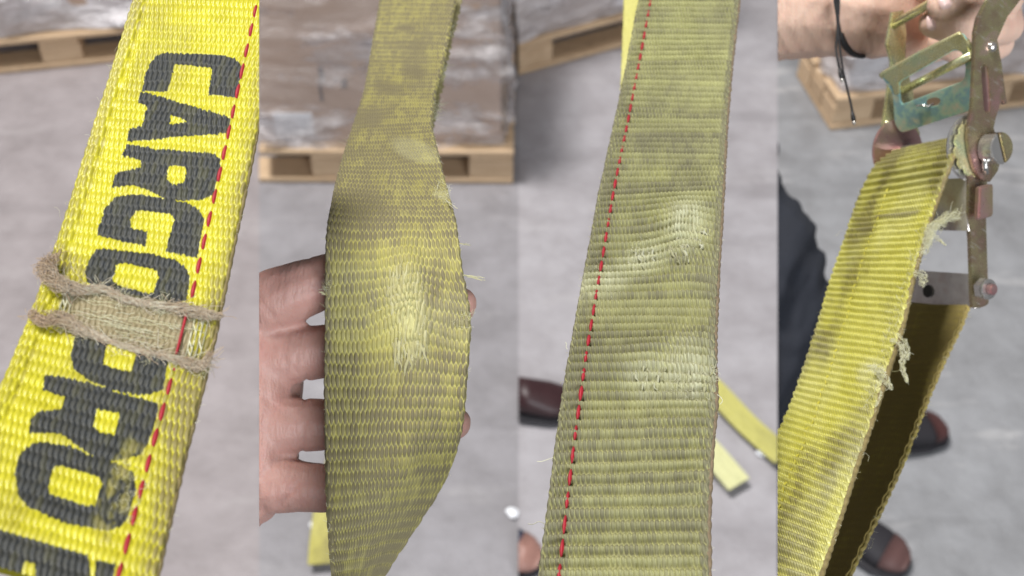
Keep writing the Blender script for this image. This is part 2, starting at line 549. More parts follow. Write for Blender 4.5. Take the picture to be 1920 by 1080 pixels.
class Strap:
    """a band between two edge rails; S(u, s) and a woven relief on it"""
    def __init__(self, Lw, Rw, sigma=0.010, bow=None):
        Lw, Rw = np.asarray(Lw), np.asarray(Rw)
        mid = (Lw + Rw) / 2
        s = np.r_[0, np.cumsum(np.linalg.norm(np.diff(mid, axis=0), axis=1))]
        n = 3000
        ss = np.linspace(0, s[-1], n)
        ker = np.exp(-0.5 * (np.arange(-600, 601) * (s[-1] / n) / sigma) ** 2)
        ker /= ker.sum()
        def sm(a):
            out = np.empty((n, 3))
            for k in range(3):
                y = np.interp(ss, s, a[:, k])
                yp = np.r_[2 * y[0] - y[600:0:-1], y, 2 * y[-1] - y[-2:-602:-1]]
                out[:, k] = np.convolve(yp, ker, 'valid')
            return out
        self.L, self.R = sm(Lw), sm(Rw)
        mid = (self.L + self.R) / 2
        self.s = np.r_[0, np.cumsum(np.linalg.norm(np.diff(mid, axis=0), axis=1))]
        self.len = self.s[-1]
        self.width = np.mean(np.linalg.norm(self.L - self.R, axis=1))
        self.bow = bow
        # normal towards the photographer
        W = self.R - self.L
        T = np.gradient(mid, axis=0)
        N = np.cross(W, T)
        N /= np.linalg.norm(N, axis=1, keepdims=True)
        q = C - mid
        sg = np.sign(np.sum(np.sum(N * q, axis=1)))
        self.N = N * sg
    def at(self, u, s):
        f = lambda a: np.stack([np.interp(s, self.s, a[:, k]) for k in range(3)], -1)
        L, R, N = f(self.L), f(self.R), f(self.N)
        p = L + (R - L) * u[..., None]
        if self.bow is not None:
            p = p + N * self.bow(u, s / self.len, p)[..., None]
        return p, N
    def point(self, u, s, h=0.0):
        p, n = self.at(np.array([u], float), np.array([s], float))
        return (p + n * h)[0]
    def locate(self, px, py):
        """(u, s) of a photograph pixel on the band"""
        U, S_ = np.meshgrid(np.linspace(0, 1, 41), np.linspace(0, self.len, 400))
        p, _ = self.at(U.ravel(), S_.ravel())
        x, y = project(p)
        k = np.argmin((x - px) ** 2 + (y - py) ** 2)
        return U.ravel()[k], S_.ravel()[k]

def weave(cu, rv, L=0.80, sharp=1.8, slant=0.0, seed=0.0, round_=0.5, skew=0.0):
    best = np.zeros_like(cu)
    rnd = np.zeros_like(cu)
    j0 = np.floor(rv)
    for dj in (-1, 0, 1):
        j = j0 + dj
        off = 0.5 * np.mod(j, 2)
        dy = rv - j - 0.5 - 0.4 * skew
        sl = slant * dy
        i = np.round(cu - off - sl)
        dx = cu - off - sl - i
        r = hashn(i, j, seed)
        t = np.abs(dy) / (L * (0.93 + 0.14 * r) * np.where(dy < 0, 1 + skew, 1 - skew))
        w = 0.53 * (1.03 - np.clip(t, 0, 1) ** sharp)
        h = np.clip(1 - t * t, 0, 1) * np.clip(1 - (dx / np.maximum(w, 1e-3)) ** 2, 0, 1) ** round_
        h = h * (0.86 + 0.14 * hashn(i, j, seed + 5))
        m = h > best
        best = np.where(m, h, best)
        rnd = np.where(m, r, rnd)
    return best, rnd

def webbing(name, st, mat, parent, pitch=4.2e-3, ncol=32, du=8, dv=11, amp=0.5e-3, paint=None, seed=1.0,
            warp=0.25, slant=0.0, sharp=1.8, L=0.80, edge=0.25e-3, s0=None, s1=None, relief=None, bay=None, thick=1.7e-3, round_=0.5, row_shift=None, skew=0.0):
    s0 = 0 if s0 is None else s0
    s1 = st.len if s1 is None else s1
    nu = ncol * du + 1
    nv = int((s1 - s0) / pitch * dv) + 1
    U, S_ = np.meshgrid(np.linspace(0, 1, nu), np.linspace(s0, s1, nv))
    u, s = U.ravel(), S_.ravel()
    base, N = st.at(u, s)
    px, py = project(base)
    cu, rv = u * ncol, s / pitch
    wx = (fbm(cu * 0.16, rv * 0.35, seed, 2) - 0.5) * 2
    wy = (fbm(cu * 0.13 + 31, rv * 0.3 + 7, seed + 3, 2) - 0.5) * 2
    att = dict(dirt=np.zeros_like(u), pale=np.zeros_like(u), ink=np.zeros_like(u), lift=np.zeros_like(u), mess=np.zeros_like(u), grime=np.zeros_like(u))
    if paint: paint(att, u, s, px, py)
    k = warp * (1 + 3.5 * att['mess'])
    rs = row_shift(u, s, px, py) if row_shift else 0
    h, rnd = weave(cu + wx * k, rv + wy * k * 1.3 + rs, L, sharp, slant + 0.5 * (fbm(cu * 0.2, rv * 0.2, seed + 9, 2) - 0.5), seed, round_, skew)
    att['dirt'] = att['grime'] + att['dirt'] * smooth(0.24, 0.66, h) * (0.72 + 0.4 * rnd)
    d = h * amp * (1 + 0.5 * att['mess'])
    # selvedges roll over
    e = np.minimum(u, 1 - u) * st.width
    r = 0.9e-3
    q = np.clip(e / r, 0, 1)
    roll = -(1 - np.sqrt(1 - (1 - q) ** 2)) * thick * 0.6
    d = d * smooth(0, 0.6, q) + roll + att['lift']
    if relief: d = d + relief(u, s, px, py) * smooth(0, 0.05, np.minimum(u, 1 - u))
    Wd = np.stack([np.interp(s, st.s, (st.R - st.L)[:, c]) for c in range(3)], -1)
    Wd /= np.linalg.norm(Wd, axis=1, keepdims=True)
    side = np.where(u < 0.5, -1, 1) * (1 - smooth(0, 0.03, np.minimum(u, 1 - u)))
    sc_ = np.abs(np.sin(math.pi * (rv + np.where(u < 0.5, 0, 0.5)))) * edge * 2 + (vnoise(rv * 1.7, u * 3, seed + 4) - 0.5) * edge * 2
    V = base + N * d[:, None] + Wd * (side * sc_)[:, None]
    idx = np.arange(nu * nv).reshape(nv, nu)
    F = np.stack([idx[:-1, :-1], idx[1:, :-1], idx[1:, 1:], idx[:-1, 1:]], -1).reshape(-1, 4)
    # plain back face
    bu, bvn = 17, max(8, nv // 12)
    U2, S2 = np.meshgrid(np.linspace(0, 1, bu), np.linspace(s0, s1, bvn))
    b, Nb = st.at(U2.ravel(), S2.ravel())
    eb = np.clip(np.minimum(U2.ravel(), 1 - U2.ravel()) * 20, 0, 1)
    b = b - Nb * (thick * (0.6 + 0.4 * eb))[:, None]
    ib = np.arange(bu * bvn).reshape(bvn, bu) + len(V)
    Fb = np.stack([ib[:-1, :-1], ib[:-1, 1:], ib[1:, 1:], ib[1:, :-1]], -1).reshape(-1, 4)
    Vall = np.r_[V, b]
    pad = lambda a, v=0.0: np.r_[a, np.full(len(b), v)]
    me = quads_mesh(name, Vall, np.r_[F, Fb])
    set_attr(me, 'hgt', pad(h)); set_attr(me, 'rnd', pad(rnd, 0.5))
    for nm in ('dirt', 'pale', 'ink'):
        set_attr(me, nm, pad(np.clip(att[nm], 0, 1), 0.4 if nm == 'dirt' else 0))
    set_uv(me, np.c_[np.r_[u, U2.ravel()] * st.width, np.r_[s, S2.ravel()]])
    if bay is not None: clip_to_bay(me, bay, cap=False)
    o = new_obj(name, me, mat, parent)
    return o

def tracer(name, st, u0, mat, parent, pitch, half=0.00075, bay=None, wob=0.0, s0=0.0, s1=None, amp=0.75e-3, vary=0.12):
    """a coloured warp yarn that surfaces on every second pick and dives under the picks between"""
    s1 = st.len if s1 is None else s1
    n = int((s1 - s0) / pitch * 9)
    nc = 5
    V, F = [], []
    per = {}
    for i in range(n):
        s_ = s0 + (s1 - s0) * i / (n - 1)
        ph = s_ / pitch - 0.5
        m = round(ph / 2)
        t = ph - 2 * m                                   # -1 .. 1 within one float
        if m not in per: per[m] = (random.uniform(1 - vary, 1 + vary * 0.6), random.uniform(-1, 1) * wob, random.uniform(0.86, 1.0))
        fw, du_, ln = per[m]
        q_ = min(1.0, abs(t) / ln)
        w = half * fw * (1 - q_ ** 1.7) + 0.00006
        for b in range(nc):
            q = -1 + 2 * b / (nc - 1)
            hh = amp * (-0.1 + 1.15 * (1 - q_ ** 3)) * (0.55 + 0.45 * math.sqrt(max(0, 1 - q * q)))
            V.append(st.point(u0 + du_ * (1 - q_) + (q * w) / st.width, s_, hh))
    for i in range(n - 1):
        for b in range(nc - 1):
            k = i * nc + b
            F.append((k, k + nc, k + nc + 1, k + 1))
    me = mesh(name, V, F)
    if bay is not None: clip_to_bay(me, bay, cap=False)
    return new_obj(name, me, mat, parent)

def selvedge(st, u, rad, mat, parent, h=-0.0007, seed=1, bay=None, s0=0.0, s1=1.0, pitch=4.2e-3):
    n = int(st.len * (s1 - s0) / pitch * 5)
    pts, rr = [], []
    for k in range(n):
        s_ = st.len * (s0 + (s1 - s0) * k / (n - 1))
        nz = float(fbm(np.array([s_ * 300]), np.array([seed * 1.0]), seed)[0])
        pts.append(st.point(u, s_, h + (nz - 0.5) * 0.0007))
        rr.append(rad * (0.72 + 0.28 * abs(math.sin(math.pi * s_ / pitch)) + 0.5 * (nz - 0.5)))
    me = tube_mesh('selvedge', pts, rr, 8)
    if bay is not None: clip_to_bay(me, bay)
    return new_obj('selvedge', me, mat, parent)

def fibres(name, lines, rads, tones, mat, parent, sides=3, bay=None, stuff=True):
    """many thin yarns as 3-sided tubes in one mesh (polylines of equal length)"""
    Ls = np.asarray(lines)                            # n, k, 3
    n, k, _ = Ls.shape
    T = np.gradient(Ls, axis=1)
    T /= np.linalg.norm(T, axis=2, keepdims=True) + 1e-12
    ref = np.array([0.31, 0.52, 0.79])
    A_ = np.cross(T, ref); A_ /= np.linalg.norm(A_, axis=2, keepdims=True) + 1e-12
    B_ = np.cross(T, A_)
    rads = np.asarray(rads)
    if rads.ndim == 1: rads = rads[:, None] * np.ones((1, k))
    ring = []
    for q in range(sides):
        w = 2 * math.pi * q / sides
        ring.append(Ls + rads[:, :, None] * (A_ * math.cos(w) + B_ * math.sin(w)))
    V = np.stack(ring, 2).reshape(-1, 3)
    idx = np.arange(n * k * sides).reshape(n, k, sides)
    nx = np.roll(idx, -1, axis=2)
    F = np.stack([idx[:, :-1], nx[:, :-1], nx[:, 1:], idx[:, 1:]], -1).reshape(-1, 4)
    me = quads_mesh(name, V, F)
    t = np.asarray(tones)
    if t.ndim == 1: t = t[:, None] * np.ones((1, k))
    set_attr(me, 'tone', np.repeat(np.clip(t, 0, 1).reshape(-1), sides))
    if bay is not None: clip_to_bay(me, bay, cap=False)
    o = new_obj(name, me, mat, parent)
    if stuff: o['kind'] = 'stuff'
    return o
def resample(pts, n):
    pts = np.asarray(pts, float)
    s = np.r_[0, np.cumsum(np.linalg.norm(np.diff(pts, axis=0), axis=1))]
    t = np.linspace(0, s[-1], n)
    o = np.stack([np.interp(t, s, pts[:, k]) for k in range(pts.shape[1])], -1)
    for _ in range(3):
        o[1:-1] = 0.25 * o[:-2] + 0.5 * o[1:-1] + 0.25 * o[2:]
    return o
def bundle(path, radii, n, k=26, twist=5.0, fly=0.25, jit=0.35):
    """fibres twisted round a path, some flying off"""
    path = np.asarray(path)
    base = resample(path, 80)
    rr = np.interp(np.linspace(0, 1, 80), np.linspace(0, 1, len(radii)), radii)
    T = np.gradient(base, axis=0); T /= np.linalg.norm(T, axis=1, keepdims=True)
    A_ = np.cross(T, UP + 0.2 * RT); A_ /= np.linalg.norm(A_, axis=1, keepdims=True)
    B_ = np.cross(T, A_)
    out, tone = [], []
    ext = np.linalg.norm(np.diff(base, axis=0), axis=1).sum()
    for i in range(n):
        t0 = RNG.random()
        ph, q = RNG.uniform(0, 6.28), math.sqrt(RNG.random())
        stray = RNG.random() < fly * 0.35
        ln = min(ext, 0.03) * RNG.uniform(0.08, 0.22) * (1.2 if stray else 1)
        step = ln / (k - 1)
        f = lambda M, t: np.array([np.interp(t * 79, np.arange(80), M[:, c]) for c in range(3)])
        R0 = np.interp(t0 * 79, np.arange(80), rr)
        p = f(base, t0) + (f(A_, t0) * math.cos(ph) + f(B_, t0) * math.sin(ph)) * R0 * q
        tan = f(T, t0)
        sg = 1 if RNG.random() < 0.6 else -1
        d = tan * sg + RNG.normal(0, jit, 3) + np.cross(tan, p - f(base, t0)) / (R0 + 1e-9) * 0.15 * twist * 0.3
        d /= np.linalg.norm(d)
        pts, t = [], t0
        for _ in range(k):
            pts.append(p)
            c0 = f(base, min(max(t, 0), 1)); Rl = np.interp(np.clip(t, 0, 1) * 79, np.arange(80), rr)
            off = p - c0
            pull = 0 if stray else max(0, np.linalg.norm(off) / Rl - 0.8)
            d = d + RNG.normal(0, 0.08 + jit * 0.3, 3) - off / (np.linalg.norm(off) + 1e-9) * pull * 0.9
            d /= np.linalg.norm(d)
            p = p + d * step
            t += (d @ f(T, min(max(t, 0), 1))) * step / ext
        out.append(pts)
        tone.append(np.full(k, t0))
    return np.array(out), np.array(tone)
def hairs(st, spots, n, length, k=8, out=0.6, side=None):
    """loose ends standing off the cloth near (px, py, radius) spots"""
    res = []
    for i in range(n):
        cx, cy, rr = spots[RNG.integers(len(spots))]
        a, q = RNG.uniform(0, 6.28), rr * math.sqrt(RNG.random())
        u, s = st.locate(cx + q * math.cos(a), cy + q * math.sin(a))
        p0, nrm = st.at(np.array([u]), np.array([s]))
        p0, nrm = p0[0] + nrm[0] * 0.0004, nrm[0]
        d = RNG.normal(0, 1, 3)
        d = d / np.linalg.norm(d) * (1 - out) + nrm * out * RNG.uniform(0.2, 1)
        if side is not None: d = d + side * RNG.uniform(0.3, 1.2)
        d /= np.linalg.norm(d)
        L = length * RNG.uniform(0.4, 1.3)
        pts = [p0]
        for _ in range(k - 1):
            d = d + RNG.normal(0, 0.35, 3); d /= np.linalg.norm(d)
            pts.append(pts[-1] + d * L / (k - 1))
        res.append(pts)
    return np.array(res)
def edge_hairs(st, n, length, u=(0, 1), k=7):
    res = []
    for i in range(n):
        uu = random.choice(u)
        s = RNG.uniform(0.02, 0.98) * st.len
        p0 = st.point(uu, s, -0.0005)
        W = st.point(1, s) - st.point(0, s)
        W = W / np.linalg.norm(W) * (1 if uu > 0.5 else -1)
        d = W + RNG.normal(0, 0.6, 3); d /= np.linalg.norm(d)
        L = length * RNG.uniform(0.3, 1.5) * (3 if RNG.random() < 0.03 else 1)
        pts = [p0]
        for _ in range(k - 1):
            d = d + RNG.normal(0, 0.4, 3); d /= np.linalg.norm(d)
            pts.append(pts[-1] + d * L / (k - 1))
        res.append(pts)
    return np.array(res)
SW = 0.050
GRP = 'worn yellow cargo straps'
M_FUZZ = fibre_mat('frayed_yellow_fibre', (0.45, 0.42, 0.20), (0.62, 0.61, 0.45))
M_RED = plain('red_tracer_yarn', (0.30, 0.007, 0.018), 0.6, var=0.3, scale=900)

# ---- strap with the printed name
rows1 = [(262, -50, 538, -40), (248, 0, 530, 10), (205, 140, 499, 160), (172, 240, 478, 268), (140, 345, 456, 378),
         (115, 425, 436, 465), (88, 500, 418, 560), (60, 580, 398, 655), (30, 650, 378, 735), (-5, 735, 352, 835),
         (-40, 815, 330, 925), (-80, 910, 308, 1025), (-130, 1030, 280, 1145)]
def frontal(rows, smoothing=2):
    d = np.array([SW * K / math.hypot(r[2] - r[0], r[3] - r[1]) for r in rows])
    for _ in range(smoothing):
        d[1:-1] = 0.25 * d[:-2] + 0.5 * d[1:-1] + 0.25 * d[2:]
    return (np.array([P(r[0], r[1], q) for r, q in zip(rows, d)]), np.array([P(r[2], r[3], q) for r, q in zip(rows, d)]))
S1 = Strap(*frontal(rows1))
z3 = lambda L: [(200 + x / 4.911, 100 + y / 4.911) for x, y in L]
z1 = lambda L: [(x / 2, y / 2) for x, y in L]
z2 = lambda L: [(x / 2, 540 + y / 2) for x, y in L]
z4 = lambda L: [(40 + x / 4.155, 470 + y / 4.155) for x, y in L]
INK = [z3([(320, 355), (345, 280), (375, 170), (410, 85), (460, 30), (545, 5), (1090, 25), (1180, 60), (1235, 110), (1250, 150), (1235, 240), (1195, 415), (940, 390), (975, 150), (630, 110), (600, 250), (555, 365)]),
       z3([(285, 465), (322, 362), (380, 375), (560, 430), (1100, 590), (1138, 610), (1140, 640), (1105, 750), (820, 770), (190, 825), (215, 705), (330, 680), (375, 505)]),
       z1([(460, 588), (475, 545), (600, 565), (800, 580), (828, 600), (825, 650), (800, 735), (770, 752), (690, 757), (620, 750), (560, 720), (500, 700), (422, 708), (430, 665), (450, 648), (528, 635), (532, 605)]),
       z1([(365, 888), (375, 845), (390, 795), (430, 745), (500, 732), (560, 738), (700, 765), (750, 790), (767, 830), (740, 972), (622, 948), (655, 825), (640, 808), (510, 795), (490, 830), (492, 858), (555, 877), (546, 928)]),
       z4([(500, 180), (525, 90), (560, 25), (620, -5), (1000, 30), (1200, 80), (1290, 150), (1315, 220), (1290, 400), (1150, 445), (900, 425), (700, 375), (560, 300), (510, 240)]),
       z2([(285, 175), (500, 215), (630, 262), (630, 290), (612, 385), (560, 406), (500, 405), (420, 388), (330, 350), (280, 310), (265, 265)]),
       z2([(170, 330), (250, 340), (330, 360), (440, 395), (560, 425), (595, 440), (585, 500), (560, 580), (530, 630), (470, 650), (400, 652), (330, 625), (270, 583), (230, 550), (110, 552), (115, 500), (140, 470), (230, 460), (245, 415), (160, 385)]),
       z2([(55, 700), (70, 640), (100, 600), (150, 582), (260, 597), (330, 627), (420, 655), (500, 700), (510, 760), (480, 870), (450, 905), (400, 915), (250, 890), (110, 830), (70, 790)]),
       z2([(-60, 895), (0, 912), (100, 940), (200, 970), (330, 1005), (345, 1120), (330, 1200), (140, 1200), (130, 1040), (90, 1036), (60, 1200), (-120, 1200)]),
       z2([(360, 1025), (435, 1040), (410, 1200), (345, 1200)])]
HOLE = [z3([(600, 580), (755, 640), (575, 665)]),
        z1([(640, 625), (690, 628), (702, 645), (690, 690), (650, 697), (628, 680), (630, 640)]),
        z4([(740, 130), (800, 108), (1000, 150), (1060, 170), (1075, 210), (1030, 335), (1000, 345), (770, 290), (715, 240)]),
        z2([(400, 215), (515, 240), (495, 318), (440, 310), (388, 290)]),
        z2([(365, 460), (450, 478), (430, 555), (370, 545), (350, 520)]),
        z2([(200, 680), (225, 672), (370, 715), (383, 740), (355, 820), (320, 822), (190, 780), (180, 760)])]
def band1(px, py):                        # signed distance (px) below the upper torn edge, and above the lower one
    up = 540 + (px - 150) * 0.19
    lo = 622 + (px - 110) * 0.24
    return py - up, lo - py
def paint1(a, u, s, px, py):
    jx = (fbm(u * 60, s * 1400, 3, 2) - 0.5) * 3.2
    jy = (fbm(u * 60 + 9, s * 1400, 5, 2) - 0.5) * 3.2
    ink = np.zeros(px.shape, bool)
    for p in INK: ink |= in_poly(px + jx, py + jy, p)
    for p in HOLE: ink &= ~in_poly(px + jx, py + jy, p)
    b0, b1 = band1(px, py)
    band = smooth(-6, 6, b0) * smooth(-6, 6, b1) * smooth(95, 150, px) * (1 - smooth(0.86, 0.9, u))
    wear = blob(px, py, 225, 925, 45, 130, 18) * smooth(0.35, 0.75, fbm(u * 26, s * 300, 8))
    a['ink'][:] = ink * (1 - 0.75 * band) * (1 - 0.55 * wear)
    big = fbm(u * 5, s * 45, 2)
    a['dirt'][:] = 0.16 + 0.22 * smooth(0.4, 0.75, big)
    a['dirt'] += 0.42 * smooth(0.86, 0.98, u) * smooth(380, 900, py) + 0.30 * smooth(0.84, 0.95, u)
    a['dirt'] += 0.55 * blob(px, py, 340, 760, 60, 120, 10) * (u > 0.8) + 0.4 * wear
    a['dirt'] += 0.5 * blob(px, py, 115, 500, 75, 42, 15) + 0.3 * blob(px, py, 120, 690, 120, 40, 15) * vnoise(u * 9, s * 250, 4)
    a['dirt'] += 0.38 * np.exp(-((u - 0.095) / 0.012) ** 2) * smooth(0.3, 0.6, fbm(u * 10, s * 60, 12)) + 0.25 * (u < 0.07)
    a['pale'][:] = 0.80 * band + 0.18 * wear + 0.30 * (u < 0.075) * (1 - smooth(200, 420, py))
    a['grime'] += 0.85 * band + 0.10 * smooth(0.45, 0.8, big) + 0.25 * smooth(0.93, 0.99, u) + 0.22 * wear
    a['dirt'] += 0.2 * band
    a['mess'] += 0.35 * band
    a['lift'] += -0.0004 * band - 0.0005 * np.exp(-((u - 0.095) / 0.010) ** 2) + 0.0004 * np.exp(-((u - 0.05) / 0.03) ** 2)
T1 = thing('cargo_strap', P(200, 700, 0.33), 'bright yellow webbing strap printed with big black letters and torn across', 'strap', GRP)
M1 = webbing_mat('yellow_webbing', (0.46, 0.415, 0.010), (0.58, 0.54, 0.022), (0.19, 0.155, 0.05), palec=(0.33, 0.275, 0.19), rough=0.30, spec=0.42)
webbing('webbing', S1, M1, T1, pitch=4.15e-3, paint=paint1, seed=1.3, warp=0.12, bay=0, amp=0.95e-3, edge=0.12e-3, du=7, dv=10)
sa, sb = S1.locate(356, 574)[1], S1.locate(326, 696)[1]
tracer('tracer_thread', S1, 0.832, M_RED, T1, 4.15e-3, bay=0, amp=1.35e-3, half=0.00062, s1=sa)
tracer('tracer_thread', S1, 0.832, M_RED, T1, 4.15e-3, bay=0, amp=1.35e-3, half=0.00062, s0=sb)
def on(st, pts, h=0.001):
    out = []
    for (x, y, *hh) in pts:
        u, s = st.locate(x, y)
        out.append(st.point(u, s, hh[0] if hh else h))
    return out
M_TORN = fibre_mat('torn_weft_fibre', (0.36, 0.245, 0.145), (0.58, 0.55, 0.43))
up = on(S1, [(105, 508, .004), (92, 522, .005), (98, 540, .0045), (125, 552, .003), (160, 552, .0018), (195, 546, .0012), (235, 566, .0012), (275, 574, .0011), (325, 582, .0012), (362, 592, .002), (392, 600, .002), (422, 604, .002)])
lo = on(S1, [(66, 606, .003), (85, 618, .0035), (115, 610, .003), (140, 622, .002), (190, 640, .0012), (240, 658, .0011), (300, 672, .0012), (345, 686, .0016), (378, 694, .0018), (408, 680, .002)])
l1, t1 = bundle(up, [.0016, .0025, .0024, .0015, .0008, .0007, .0008, .0006, .0009, .0015, .0016, .0008], 1700, twist=9, k=10, fly=.45, jit=.22)
l2, t2 = bundle(lo, [.0011, .0018, .0018, .0010, .0005, .0005, .0005, .0008, .0015, .0006], 1500, twist=9, k=10, fly=.45, jit=.22)
def tone_of(t): return smooth(0.05, 0.35, t) * (1 - 0.55 * smooth(0.8, 1.0, t)) * RNG.uniform(0.0, 1.15, (len(t), 1)) * (0.72 + 0.28 * np.sin(t * 70))
for (l, t) in ((l1, t1), (l2, t2)):
    fibres('torn_yarn', l, np.full(len(l), 0.00008), tone_of(t), M_TORN, T1)
# thin yarns left lying across the bare band, and the bare white warp at its ends
ls = []
for i in range(30):
    y0 = RNG.uniform(0.05, 0.95); x0 = RNG.uniform(130, 330); ln = RNG.uniform(25, 110)
    pts = []
    for q in np.linspace(0, 1, 7):
        x = min(x0 + ln * q, 395)
        a, b = 548 + (x - 150) * 0.19, 618 + (x - 110) * 0.24
        pts.append((x, a + (b - a) * y0 + RNG.normal(0, 1.8), 0.0006 + 0.0006 * RNG.random()))
    ls.append(on(S1, pts))
fibres('stray_yarn', np.array(ls), np.full(len(ls), 0.00008), RNG.uniform(0.2, 1, len(ls)), M_FUZZ, T1)
ls = []
for i in range(70):
    side = i % 3
    x = RNG.uniform(118, 140) if side == 0 else RNG.uniform(362, 398)
    ya, yb = (555, 612) if side == 0 else (598 + (x - 362) * 0.1, 672)
    ls.append(on(S1, [(x - (y - ya) * 0.22, y, 0.0008) for y in np.linspace(ya, yb, 6)]))
fibres('bare_warp', np.array(ls), np.full(len(ls), 0.00020), RNG.uniform(0.3, 1, len(ls)), M_FUZZ, T1, sides=5)
new_obj('frayed_tracer', tube_mesh('frayed_tracer', resample(on(S1, [(354 - 4 * math.sin(q * 3) - q * 22, 590 + q * 78, 0.0011) for q in np.linspace(0, 1, 9)]), 24), 0.0004, 8), M_RED, T1)
eh = edge_hairs(S1, 160, 0.0016)
fibres('edge_fuzz', eh, np.full(len(eh), 0.00004), RNG.random(len(eh)), M_FUZZ, T1, bay=0)
fz = hairs(S1, [(250, 910, 40), (240, 960, 30), (120, 520, 30), (300, 600, 50), (380, 690, 20), (180, 548, 12), (230, 562, 12), (300, 580, 12), (380, 600, 14), (160, 632, 12), (220, 652, 12), (280, 672, 12), (330, 684, 14), (110, 615, 16)], 650, 0.0032, out=0.4)
fibres('surface_fuzz', fz, np.full(len(fz), 0.00005), RNG.random(len(fz)), M_FUZZ, T1)

# ---- strap lying over the hand
rows2 = [(722, -60, 868, -60, .645, .610), (712, 0, 853, 0, .620, .585), (693, 110, 832, 112, .585, .550), (683, 170, 815, 172, .558, .525), (660, 240, 808, 232, .525, .497),
         (640, 300, 822, 290, .490, .475), (628, 345, 838, 352, .465, .460), (617, 400, 853, 402, .441, .446), (611, 440, 859, 440, .432, .437),
         (609, 500, 866, 500, .430, .430), (608, 550, 873, 545, .430, .428), (609, 600, 886, 595, .430, .425), (608, 660, 879, 655, .430, .424), (607, 720, 874, 720, .428, .424),
         (609, 800, 870, 795, .424, .426), (611, 870, 858, 850, .418, .432), (614, 930, 835, 905, .412, .440), (618, 990, 800, 960, .408, .446), (624, 1060, 745, 1040, .405, .449), (630, 1130, 700, 1110, .402, .449)]
def rails(rows): return (np.array([P(r[0], r[1], r[4]) for r in rows]), np.array([P(r[2], r[3], r[5]) for r in rows]))
def bow2(u, t, p):
    x, y = project(p)
    return 0.0022 * np.exp(-((u - 0.62) / 0.10) ** 2) * smooth(400, 520, y) * (1 - smooth(820, 960, y)) - 0.0012 * np.sin(u * math.pi) * smooth(200, 330, y) * 0.5
S2 = Strap(*rails(rows2), sigma=0.0055, bow=bow2)
def paint2(a, u, s, px, py):
    big = fbm(u * 4.5, s * 38, 21)
    fine = fbm(u * 14, s * 120, 25)
    a['dirt'][:] = 0.66 + 0.45 * (big - 0.5) + 0.45 * (fine - 0.5)
    rowv = hashn(np.floor(s / 4.1e-3), 3.0, 5) * 0.26
    a['dirt'] += rowv - 0.06
    a['grime'] += 0.07 + 0.22 * smooth(0.45, 0.8, fbm(u * 3, s * 22, 23, 4)) + 0.10 * smooth(780, 1000, py) + 0.26 * smooth(170, 300, py) * (1 - smooth(390, 470, py)) * (0.6 + 0.6 * fine) + 0.25 * (1 - smooth(0.0, 0.05, u))
    a['grime'] += 0.12 * (1 - smooth(150, 260, py))
    a['dirt'] += 0.08 * smooth(800, 1000, py) - 0.10 * blob(px, py, 760, 570, 230, 240, 0, .0)
    a['dirt'] += 0.3 * (u < 0.05)
    a['grime'] += 0.6 * blob(px, py, 762, 54, 24, 9, 0, .2) + 0.45 * blob(px, py, 778, 135, 34, 18, 10, .1) * (0.5 + fine) + 0.4 * blob(px, py, 725, 165, 50, 22, 15, .1) * (0.4 + fine) + 0.45 * blob(px, py, 690, 225, 45, 30, 0, .1) + 0.3 * blob(px, py, 770, 80, 60, 30, 0, .1) * fine
    dmg = blob(px, py, 765, 585, 56, 130, -4, 0.05) * (0.55 + 0.75 * fbm(u * 30, s * 130, 27))
    a['pale'][:] = 0.85 * dmg * (0.6 + 0.4 * fine) + 0.28 * blob(px, py, 690, 570, 110, 110) * fine
    a['pale'] += 0.35 * blob(px, py, 780, 285, 60, 26, 20) + 0.45 * blob(px, py, 830, 368, 22, 10) + 0.2 * blob(px, py, 850, 600, 60, 70)
    a['mess'] += 1.2 * dmg + 0.5 * blob(px, py, 760, 570, 130, 150, 0, .1) + 0.5 * blob(px, py, 870, 600, 50, 70)
    a['lift'] += 0.0012 * dmg * (0.4 + fine)
    a['dirt'] *= (1 - 0.6 * dmg); a['grime'] *= (1 - 0.8 * dmg)
def shift2(u, s, px, py):
    return 0.9 * np.exp(-((px - 765) / 60) ** 2) * smooth(430, 560, py) * (1 - smooth(600, 740, py)) * (py < 1200)
T2 = thing('cargo_strap', P(740, 700, 0.43), 'grubby olive-yellow strap draped over an open hand with a worn pale patch', 'strap', GRP)
M2 = webbing_mat('soiled_webbing', (0.42, 0.38, 0.085), (0.52, 0.48, 0.135), (0.158, 0.134, 0.080), palec=(0.52, 0.50, 0.28), rough=0.45)
webbing('webbing', S2, M2, T2, pitch=4.1e-3, ncol=31, du=8, dv=11, paint=paint2, seed=4.1, warp=0.20, amp=1.05e-3, edge=0.15e-3, row_shift=shift2)
